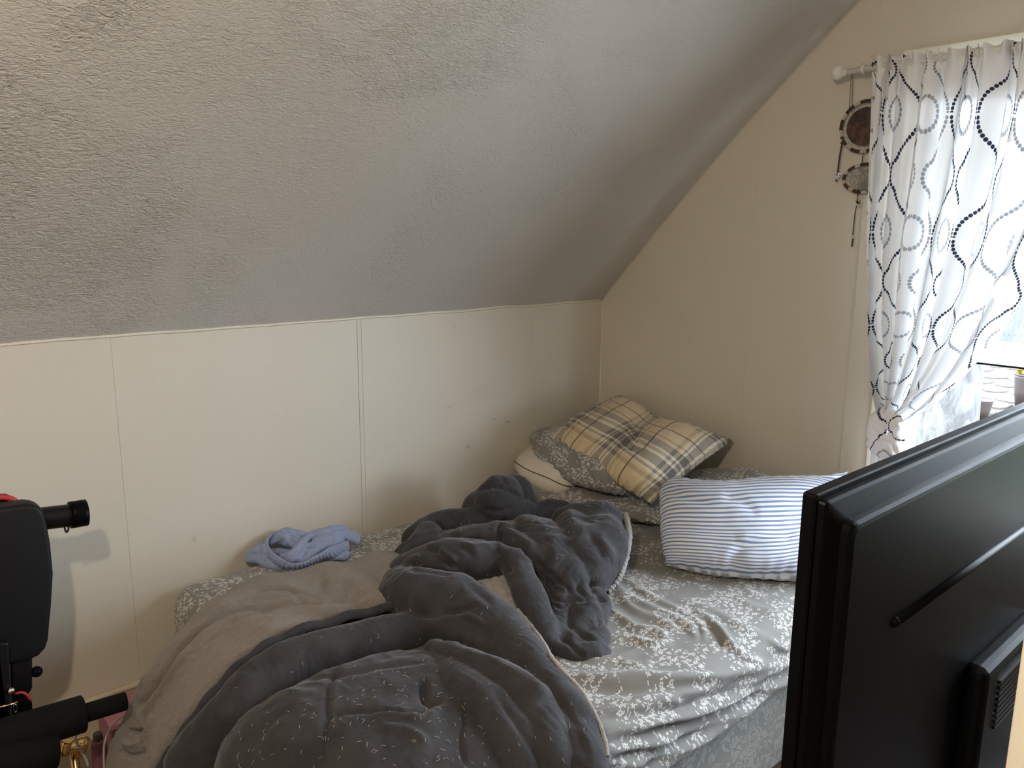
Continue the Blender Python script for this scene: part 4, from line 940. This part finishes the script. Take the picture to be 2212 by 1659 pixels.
S.tube(kp([(1922,884,0,.016),(1905,900,-.01,.030),(1898,925,-.01,.036),(1900,950,-.005,.030)]), .008)
S.tube(kp([(1930,900,-.02,.022),(1936,925,-.025,.026),(1938,950,-.02,.020)]), .005); S.tube(kp([(1880,925,-.01,.016),(1895,945,-.02,.026),(1925,955,-.03,.022),(1948,948,-.02,.012)]), .004)
S.tube(kp([(1885,958,-.01,.020),(1905,972,-.02,.026),(1930,972,-.02,.024),(1948,960,-.01,.014)]), .005)
kst = [([(1875,950),(1900,945),(1918,948),(1930,950)], 5, -.012), ([(1918,948),(1925,930),(1940,920)], 5, -.012), ([(1918,948),(1930,965),(1938,985)], 4, -.008), ([(1918,948),(1905,965),(1900,980)], 4, -.007), ([(1918,948),(1945,955),(1955,962)], 4, -.008),
       ([(1885,900),(1905,915),(1925,925)], 4, -.006), ([(1880,915),(1900,930),(1915,945)], 4, -.006)]
cloth_blob('knot', S, lambda V, N: 0.003*fbm(V*30, 3), kst, .4)
S = Sculpt((KX-0.10, 1.00, 0.40), (KX+0.08, 1.30, 0.90), 0.0042)
for a0, a1, dx in ((1893, 1886, 0), (1908, 1904, -.018), (1922, 1922, .004), (1936, 1940, -.012)):
    S.tube(kp([(a0, 970, dx, .014), ((a0+a1)/2, 1010, dx, .016), (a1, 1080, dx, .020), (a1, 1160, dx, .022)]), .004)
cloth_blob('tail', S, lambda V, N: 0.002*fbm(V*24, 2), None, .1)

# ---- dream catcher hung from the rod
M_LEATHER = plain('dark_brown_leather', (0.045, 0.028, 0.02), 0.7, 0.4, 90, 0.3)
M_HIDE = plain('pale_rawhide', (0.45, 0.38, 0.29), 0.8, 0.2, 70)
M_CORD = plain('thin_tan_cord', (0.20, 0.165, 0.13), 0.9)
b = NB('painted_hide_brown'); v = b.coord(); M_AGATE = b.fin(b.mix(b.ramp(b.noise(v, 22, 4, .6, 1.0), .35, .62), (0.020, 0.012, 0.015), (0.10, 0.05, 0.022)), 0.5)
b = NB('painted_hide_grey'); v = b.coord(); M_AGATE2 = b.fin(b.mix(b.ramp(b.noise(v, 26, 4, .6, 1.0), .35, .62), (0.16, 0.15, 0.13), (0.38, 0.35, 0.29)), 0.5)
DX = XR-0.028
dc = empty('dream_catcher', onX(1850, 150, DX), 'dark leather dream catcher with two hoops hanging behind the curtain edge', 'dream catcher')
def hoop(cx, cy, rx, ry, disc_mat, nweb):
    c = onX(cx, cy, DX); sx = np.linalg.norm(onX(cx+rx, cy, DX)-c); sz = np.linalg.norm(onX(cx, cy+ry, DX)-c)
    P = lambda a, k: c+np.array([0, -math.cos(a)*sx*k, math.sin(a)*sz*k])
    n = 48; tube('hoop', [P(2*math.pi*i/n, 1) for i in range(n)], 0.0048, M_HIDE, dc, seg=8, closed=True)
    for i in range(9):
        a0 = 2*math.pi*i/9; tube('wrap', [P(a0+t_, 1) for t_ in np.linspace(0, .42, 6)], 0.0056, M_LEATHER, dc, seg=8)
    bm = bmesh.new(); k = 0.76
    vs = [bm.verts.new(P(2*math.pi*i/n, k)+np.array([0.0015, 0, 0])) for i in range(n)]; f = bm.faces.new(vs)
    r_ = bmesh.ops.extrude_face_region(bm, geom=[f]); bmesh.ops.translate(bm, verts=[q for q in r_['geom'] if isinstance(q, bmesh.types.BMVert)], vec=(-0.003, 0, 0))
    obj_bm('painted_disc', bm, disc_mat, dc)
    for i in range(nweb):
        a = 2*math.pi*i/nweb; da = math.pi/nweb
        tube('web', [P(a, 1), P(a+da, k+.01), P(a+2*da, 1)], 0.0007, M_CORD, dc, seg=4)
    return c, sx, sz
c1, sx1, sz1 = hoop(1868, 273, 53, 54, M_AGATE, 18)
c2_, sx2, sz2 = hoop(1868, 385, 47, 30, M_AGATE2, 14)
for a, c in ((1840, 1834), (1843, 1840)):
    tube('hanging_cord', [onX(a, 150, DX-.02), onX((a+c)/2, 190, DX), onX(c, 240, DX)], 0.0012, M_CORD, dc, seg=5)
tube('hanging_cord', [onX(1867, 325, DX), onX(1863, 340, DX), onX(1862, 356, DX)], 0.0016, M_LEATHER, dc, seg=5)
tube('thong', catmull([onX(a, c, DX-.006) for a, c in [(1822,298),(1817,320),(1812,350),(1810,372),(1806,392)]], 12), 0.0028, M_LEATHER, dc, seg=6)
for a, c, m_ in ((1819, 303, M_CHROME), (1818, 309, M_LEATHER), (1851, 428, M_HIDE), (1856, 430, M_HIDE), (1851, 436, M_LEATHER), (1856, 438, M_LEATHER), (1851, 443, M_HIDE), (1856, 445, M_HIDE), (1842, 512, M_HIDE), (1842, 518, M_LEATHER)):
    sphere('bead', onX(a, c, DX-.006), 0.0042, m_, dc, 8)
bm = bmesh.new(); base = onX(1810, 380, DX-.008)
for i in range(14):
    q = base+np.array([rng.uniform(-.003, .003), rng.uniform(-.011, .011), rng.uniform(-.012, .016)]); bm_sphere(bm, q, rng.uniform(.0025, .005), 8)
obj_bm('silver_charm', bm, M_CHROME, dc, smooth=True)
tube('thong', catmull([onX(a, c, DX-.006) for a, c in [(1855,408),(1853,420),(1852,440),(1848,455),(1845,480),(1842,508)]], 14), 0.0018, M_LEATHER, dc, seg=6)
tube('thong', catmull([onX(a, c, DX-.006) for a, c in [(1842,518),(1841,526),(1840,533)]], 5), 0.003, M_LEATHER, dc, seg=6)

# ================================================================== television seen from behind
TVY, TV_W, TV_H = 0.36, 1.12, 0.66
O = onY(1735, 1063, TVY+0.014)
TV = empty('television', (O[0], O[1], O[2]-TV_H), 'large black flat television seen from behind beside the bed', 'television')
def tvp(px, py, dy=0.0): p = onY(px, py, TVY+dy); return p[0], p[2]
def tv_frame_loops(loops):
    """loops: (inset, y) rectangles joined into one shell from front to back"""
    bm = bmesh.new(); R = []
    for ins, y, rad in loops:
        x0, x1, z0, z1 = O[0]+ins, O[0]+TV_W-ins, O[2]-TV_H+ins, O[2]-ins; pts = []
        for cx_, cz_, a0 in ((x1-rad, z1-rad, 0), (x0+rad, z1-rad, 90), (x0+rad, z0+rad, 180), (x1-rad, z0+rad, 270)):
            for k in range(5):
                a = math.radians(a0+k*22.5); pts.append(bm.verts.new((cx_+rad*math.cos(a), y, cz_+rad*math.sin(a))))
        R.append(pts)
    for A, B in zip(R[:-1], R[1:]):
        for i in range(len(A)): bm.faces.new((A[i], A[(i+1) % len(A)], B[(i+1) % len(B)], B[i]))
    bm.faces.new(R[0]); bm.faces.new(R[-1][::-1]); return bm
obj_bm('bezel', tv_frame_loops([(0, TVY+0.014, .004), (0, TVY+0.002, .004), (0.0015, TVY, .004), (0.007, TVY, .004)]), M_BLACKPLASTIC, TV, bevel=0)
obj_bm('back_cover', tv_frame_loops([(0.005, TVY+0.004, .006), (0.0065, TVY-0.006, .006), (0.010, TVY-0.008, .006), (0.030, TVY-0.014, .012), (0.0325, TVY-0.0205, .012), (0.036, TVY-0.0235, .012), (0.040, TVY-0.0245, .012), (0.20, TVY-0.0250, .02)]), M_BLACKPLASTIC, TV)
box('screen', O[0]+0.012, O[0]+TV_W-0.012, TVY+0.014, TVY+0.016, O[2]-TV_H+0.014, O[2]-0.012, plain('dark_screen', (0.01, 0.01, 0.012), 0.15), TV)
yb_ = TVY-0.0245
gx, gz = onY(1932, 1343, yb_)[0], onY(1932, 1343, yb_)[2]
tube('ridge', [(gx, yb_, gz), (gx+0.25, yb_, gz), (O[0]+TV_W-0.16, yb_, gz)], 0.0065, M_BLACKPLASTIC, TV, seg=10)
sphere('ridge_end', (gx, yb_, gz), 0.0065, M_BLACKPLASTIC, TV, 10)
hx, hz = onY(2078, 1500, yb_)[0], onY(2120, 1405, yb_)[2]
hb = bmesh.new(); bm_box(hb, hx, O[0]+TV_W-(hx-O[0]), yb_-0.028, yb_+0.01, O[2]-TV_H+0.03, hz)
hump = obj_bm('housing', hb, M_BLACKPLASTIC, TV, bevel=0.014, seg=3)
for i in range(9):
    zz = hz-0.035-i*0.009; box('vent_slat', hx+0.055, O[0]+TV_W-(hx-O[0])-0.055, yb_-0.0315, yb_-0.027, zz-0.0025, zz+0.0025, M_STEEL_BLACK, hump)
for sx_ in (0.28, 0.84):
    bm = bmesh.new(); zb = O[2]-TV_H; bm_prism(bm, [(O[0]+sx_-.012, TVY-.10, zb-.02), (O[0]+sx_-.012, TVY+.12, zb-.02), (O[0]+sx_-.012, TVY+.03, zb+.03), (O[0]+sx_-.012, TVY-.01, zb+.03)], np.array([.024, 0, 0]))
    obj_bm('stand_foot', bm, M_BLACKPLASTIC, TV, bevel=0.003)
zt = O[2]-TV_H-0.02
cab = empty('media_cabinet', (O[0]+0.55, TVY, FZ), 'low dark wooden cabinet carrying the television', 'cabinet')
M_DKWOOD = plain('dark_wood', (0.06, 0.04, 0.03), 0.5, 0.3, 14)
box('top', O[0]+0.06, O[0]+TV_W-0.06, TVY-0.13, TVY+0.19, zt-0.025, zt, M_DKWOOD, cab, bevel=0.003)
box('side_panel', O[0]+0.08, O[0]+0.10, TVY-0.12, TVY+0.18, FZ, zt-0.025, M_DKWOOD, cab); box('side_panel', O[0]+TV_W-0.10, O[0]+TV_W-0.08, TVY-0.12, TVY+0.18, FZ, zt-0.025, M_DKWOOD, cab)
box('back_panel', O[0]+0.10, O[0]+TV_W-0.10, TVY-0.12, TVY-0.11, FZ+0.04, zt-0.025, M_DKWOOD, cab); box('shelf', O[0]+0.10, O[0]+TV_W-0.10, TVY-0.11, TVY+0.17, 0.24, 0.26, M_DKWOOD, cab)

# ================================================================== weight bench, folded upright by the knee wall
BYY = 2.08
WB = empty('weight_bench', (onY(20, 1500, BYY)[0], BYY, FZ), 'black folded weight bench with foam rollers standing by the knee wall', 'weight bench')
def slab(name, pts, y0, y1, mat, bevel=0.008, parent=WB, seg=3):
    bm = bmesh.new(); bm_prism(bm, [onY(a, c, (y0+y1)/2)*np.array([1, 0, 1])+np.array([0, y0, 0]) for a, c in pts], np.array([0, y1-y0, 0])); return obj_bm(name, bm, mat, parent, smooth=True, bevel=bevel, seg=seg)
pad = slab('backrest_pad', [(-90,1102),(0,1091),(52,1083),(76,1086),(88,1097),(95,1118),(104,1170),(110,1232),(106,1300),(99,1375),(93,1392),(78,1408),(52,1420),(0,1428),(-90,1434)], BYY-0.03, BYY+0.03, M_VINYL, 0.010)
pad2 = slab('seat_pad', [(-90,1085),(-20,1070),(15,1070),(34,1078),(44,1095),(48,1130),(-90,1140)], BYY+0.05, BYY+0.10, M_VINYL, 0.008)
tube('red_welt', catmull([onY(a, c, BYY+0.045) for a, c in [(-60,1082),(-10,1075),(18,1076),(34,1084),(42,1098)]], 14), 0.007, M_RED, pad2, seg=8)
def pipe(name, a, c, r, mat, y0=BYY, y1=None, parent=WB, seg=20, n=8, bulge=None):
    A, C = onY(*a, y0), onY(*c, y0 if y1 is None else y1); P = A+(C-A)*np.linspace(0, 1, n)[:, None]; rr = np.full(n, r)
    rr[0] = rr[-1] = r*0.93; P[1] = A+(C-A)*0.012; P[-2] = A+(C-A)*0.988
    bm = bmesh.new(); bm_tube(bm, P, rr, seg); return obj_bm(name, bm, mat, parent, smooth=False)
def smooth_by_angle(o, ang=0.6):
    me = o.data
    for p in me.polygons: p.use_smooth = len(p.vertices) < 8
    return o
k_ = 1/1700.0*float(np.linalg.norm(onY(100, 1300, BYY)-CAM))
smooth_by_angle(pipe('upper_tube', (60,1124), (186,1109), 21*k_, M_STEEL_BLACK, BYY+0.05))
smooth_by_angle(pipe('end_cap', (150,1113), (187,1107), 25*k_, M_BLACKPLASTIC, BYY+0.05))
tube('pin_ring', catmull([onY(a, c, BYY+0.04) for a, c in [(139,1131),(140,1142),(144,1150),(148,1142),(147,1131)]], 16), 0.0022, M_STEEL_BLACK, WB, seg=6)
slab('post', [(18,1405),(66,1405),(66,1478),(58,1492),(20,1500)], BYY-0.02, BYY+0.03, M_STEEL_BLACK, 0.006)
slab('adjuster_block', [(22,1503),(55,1499),(66,1510),(67,1560),(22,1562)], BYY-0.02, BYY+0.03, M_BLACKPLASTIC, 0.006)
tube('red_band', catmull([onY(a, c, BYY-0.022) for a, c in [(30,1499),(48,1496),(60,1503),(64,1511)]], 10), 0.0035, M_RED, WB, seg=6)
slab('main_beam', [(-40,1380),(16,1380),(22,1659),(-40,1659)], BYY-0.05, BYY-0.0, M_STEEL_BLACK, 0.005)
sphere('knob', onY(79, 1451, BYY-0.01), 10*k_, M_BLACKPLASTIC, WB, 16); tube('knob_stem', [onY(60, 1456, BYY-.01), onY(70, 1454, BYY-.01), onY(78, 1452, BYY-.01)], 5.5*k_, M_BLACKPLASTIC, WB, seg=10)
smooth_by_angle(pipe('foam_roller', (-30,1605), (181,1541), 33*k_, M_FOAM, BYY-0.09)); smooth_by_angle(pipe('roller_grip', (170,1545), (272,1514), 17*k_, M_FOAM, BYY-0.09))
smooth_by_angle(pipe('foam_roller', (-40,1655), (122,1620), 31*k_, M_FOAM, BYY-0.13))
sphere('bolt', onY(24, 1492, BYY-0.055), 6*k_, M_CHROME, WB, 10); sphere('bolt', onY(6, 1620, BYY-0.13), 5*k_, M_CHROME, WB, 10)
tube('locking_pin', [onY(-10, 1530, BYY-.06), onY(15, 1524, BYY-.06), onY(38, 1517, BYY-.06)], 0.0028, M_BRASS, WB, seg=8)
tube('pin_ring', [onY(33, 1530, BYY-.06)+np.array([0, 0.001*i, 0])*0+np.array([math.cos(i*math.pi/8)*.0035, 0, math.sin(i*math.pi/8)*.0105]) for i in range(16)], 0.0014, M_CHROME, WB, seg=6, closed=True)
box('base_foot', -0.25, float(onY(60, 1500, BYY)[0]), BYY-0.06, BYY-0.01, FZ, FZ+0.05, M_STEEL_BLACK, WB, bevel=0.006)
box('rear_leg', float(onY(-30, 1500, BYY)[0]), float(onY(10, 1500, BYY)[0]), BYY-0.05, BYY+0.0, FZ+0.04, 0.5, M_STEEL_BLACK, WB, bevel=0.006)

# ================================================================== odds and ends on the floor by the wall
M_PINK = plain('pink_card', (0.40, 0.17, 0.20), 0.6, 0.1, 30)
M_CABLE = plain('off_white_cable', (0.55, 0.51, 0.45), 0.5)
pb = empty('pink_box', onY(262, 1570, 2.32), 'small pink cardboard box on the floor against the baseboard', 'box')
p0, p1 = onY(232, 1584, 2.30), onY(310, 1524, 2.30)
box('body', p0[0], p1[0], 2.26, 2.40, FZ, p1[2]-0.022, M_PINK, pb, bevel=0.003); box('lid', p0[0]-0.003, p1[0]+0.003, 2.257, 2.403, p1[2]-0.02, p1[2], M_PINK, pb, bevel=0.003)
bl = empty('brass_lamp', (float(onY(160, 1630, 2.13)[0]), 2.13, FZ), 'small polished brass lamp base on the floor behind the foam rollers', 'lamp')
smooth_by_angle(pipe('stem', (95,1632), (186,1612), 10*k_, M_BRASS, 2.13, parent=bl)); smooth_by_angle(pipe('collar', (138,1628), (146,1600), 9*k_, M_BRASS, 2.12, parent=bl)); smooth_by_angle(pipe('ring', (168,1617), (180,1614), 16*k_, M_BRASS, 2.13, parent=bl))
bq = onY(160, 1625, 2.13); tube('pedestal', [(bq[0], 2.13, FZ), (bq[0], 2.13, FZ+.015), (bq[0], 2.13, FZ+.03), (bq[0], 2.13, bq[2])], [.05, .045, .012, .010], M_BRASS, bl, seg=20)
tube('arm', catmull([onY(a, c, 2.12) for a, c in [(120,1600),(150,1602),(180,1592),(192,1598),(188,1612)]], 18), 0.0035, M_BRASS, bl, seg=8)
bt = empty('bottle', onY(215, 1620, 2.2), 'small dark pink bottle standing by the comforter hem on the floor', 'bottle')
bx_ = onY(212, 1598, 2.17); bz_ = float(bx_[2])
bh = bz_-FZ
bm = bmesh.new(); bmesh.ops.create_cone(bm, cap_ends=True, segments=20, radius1=.022, radius2=.019, depth=bh, matrix=Matrix.Translation((bx_[0], 2.17, FZ+bh/2))); obj_bm('body', bm, plain('dark_pink_plastic', (0.22, 0.09, 0.12), 0.4), bt, bevel=.004)
bm = bmesh.new(); bmesh.ops.create_cone(bm, cap_ends=True, segments=20, radius1=.012, radius2=.011, depth=.02, matrix=Matrix.Translation((bx_[0], 2.17, bz_+.01))); obj_bm('cap', bm, M_PIPING, bt)
for L, lab in (([(300,1530),(262,1548),(240,1570),(228,1596),(224,1625),(226,1680)], 'off white charging cable looping beside the pink box'),
               ([(190,1655),(186,1640),(172,1618),(164,1598),(168,1580),(182,1570)], 'off white cable curled around the brass lamp')):
    cc = catmull([onY(a, c, 2.10) for a, c in L], 40); cc[:, 2] = np.maximum(cc[:, 2], FZ+0.004)
    tag(tube('cable', cc, 0.0028, M_CABLE, seg=8), lab, 'cable', 'cables on the floor')

# ================================================================== the garden outside the window
GZ = -2.6
b = NB('mown_grass'); v = b.coord(); M_GRASS = b.fin(b.mix(b.noise(v, 3.0, 4, .7), (0.017, 0.027, 0.007), (0.036, 0.046, 0.015)), 0.9)
M_STONE = plain('pinkish_flagstone', (0.055, 0.044, 0.041), 0.85, 0.25, 3, 0.3)
M_FENCE = plain('whitewashed_boards', (0.062, 0.062, 0.060), 0.8, 0.15, 8)
b = NB('pale_bark'); v = b.coord(); M_BARK = b.fin(b.mix(b.ramp(b.noise(b.scalev(v, (1, 1, .4)), 9, 5, .7, .6), .35, .65), (0.025, 0.024, 0.023), (0.062, 0.060, 0.058)), 0.9, b.bump(b.noise(b.scalev(v, (1, 1, .4)), 14, 4), .6, .03))
M_TERRA = plain('brown_glazed_pot', (0.016, 0.008, 0.006), 0.6); M_YEL = plain('yellow_flowers', (0.11, 0.085, 0.003), 0.7); M_LEAF = plain('green_leaf', (0.02, 0.035, 0.015), 0.7, 0.4, 6)
gr = box('garden_ground', 3.2, 45, -14, 30, GZ-0.2, GZ, M_GRASS); tag(gr, kind='structure')
pa = box('bounce_slab', 3.0, 8.0, -6, 10, GZ, GZ+0.03, plain('pale_bounce', (0.45, 0.44, 0.42), 0.9, 0.1, 4)); tag(pa, kind='structure')  # unseen pale slab, added to bounce daylight up to the ceiling
for i in range(11):
    for j in range(9):
        cx_, cy_ = 18.0+i*1.12, 3.4+j*0.72
        if rng.random() < 0.10: continue
        ang = np.sort(rng.uniform(0, 2*math.pi, 7)); bm = bmesh.new()
        pts = [(cx_+0.52*math.cos(a)*rng.uniform(.85, 1.1), cy_+0.34*math.sin(a)*rng.uniform(.85, 1.1), GZ) for a in np.linspace(0, 2*math.pi, 7, endpoint=False)+rng.uniform(-.25, .25, 7)]
        bm_prism(bm, pts, np.array([0, 0, 0.03+0.02*rng.random()])); obj_bm('flagstone', bm, M_STONE, gr)
fn = empty('garden_fence', (33.5, 8, GZ), 'whitewashed board fence at the far end of the garden', 'fence')
bm = bmesh.new(); bm_box(bm, 0, .025, -.085, .085, 0, 1.75); fm = bpy.data.meshes.new('board'); bm.to_mesh(fm); bm.free(); fm.materials.append(M_FENCE)
for i in range(60):
    o = bpy.data.objects.new('board', fm); COL.objects.link(o); o.parent = fn; o.location = (0.01*rng.random(), -6+i*0.19, rng.uniform(0, .03))
for z_ in (0.4, 1.4): box('rail', 33.54, 33.58, 2.0, 13.4, GZ+z_, GZ+z_+.09, M_FENCE, fn)
tx = onX(2042, 900, 9.0)
tr_ = empty('tree', (tx[0], tx[1], GZ), 'broad pale tree trunk just outside the window', 'tree')
zz = np.linspace(GZ, 7.5, 16); R_ = 0.30+0.14*np.exp(-(zz-GZ)/.5)-0.006*(zz-GZ)
tube('trunk', np.stack([tx[0]+0.03*np.sin(zz), tx[1]+0.05*np.sin(zz*.7)-0.02, zz], 1), R_, M_BARK, tr_, seg=20)
def leafy(name, c, r, n, mat, parent, s=.12):
    d = rng.normal(size=(n, 3)); d /= np.linalg.norm(d, axis=1)[:, None]; P = np.asarray(c)+d*np.asarray(r)*rng.uniform(.55, 1, (n, 1)); V = []; Q = []
    for i, p in enumerate(P):
        a = rng.normal(size=3); a /= np.linalg.norm(a); e = np.cross(a, rng.normal(size=3)); e /= np.linalg.norm(e); V += [p-a*s, p+e*s*.45, p+a*s, p-e*s*.45]; Q.append([4*i, 4*i+1, 4*i+2, 4*i+3])
    return link(name, mesh_np(name, np.array(V), np.array(Q)), mat, parent)
leafy('crown', (tx[0], tx[1], 9.0), (2.4, 2.4, 1.6), 900, M_LEAF, tr_)
t2 = empty('tree', (36.5, 8.2, GZ), 'green leafy tree behind the whitewashed fence', 'tree')
tube('trunk', [(36.5, 8.2, GZ), (36.5, 8.25, -1), (36.6, 8.3, 1.0)], 0.15, M_BARK, t2, seg=10); leafy('crown', (36.5, 8.2, 0.9), (2.0, 3.2, 1.9), 2600, M_LEAF, t2, .22)
def pot(name, x, y, r, h, lab, cat, flowers):
    e = empty(name, (x, y, GZ), lab, cat); z0 = GZ+0.04; P = [(x, y, z0), (x, y, z0+h*.5), (x, y, z0+h*.9), (x, y, z0+h)]
    tube('pot', P, [r*.72, r*.9, r, r*1.04], M_TERRA, e, seg=20)
    tube('rim', [(x+r*math.cos(a), y+r*math.sin(a), z0+h) for a in np.linspace(0, 2*math.pi, 20, endpoint=False)], r*.09, M_TERRA, e, seg=6, closed=True)
    if flowers: leafy('flowers', (x, y, z0+h+.1), (r*.9, r*.9, .16), 260, M_YEL, e, .09)
    else: box('soil', x-r*.6, x+r*.6, y-r*.6, y+r*.6, z0+h*.9, z0+h*.96, M_LEATHER, e)
q = onZ(2214, 884, GZ); pot('flower_pot', q[0], q[1], .30, .80, 'brown garden pot of yellow flowers on the paving', 'flower pot', True)
q = onZ(2112, 906, GZ); pot('planter', q[0], q[1], .26, .42, 'empty low brown planter on the grass below the tree trunk', 'planter', False)
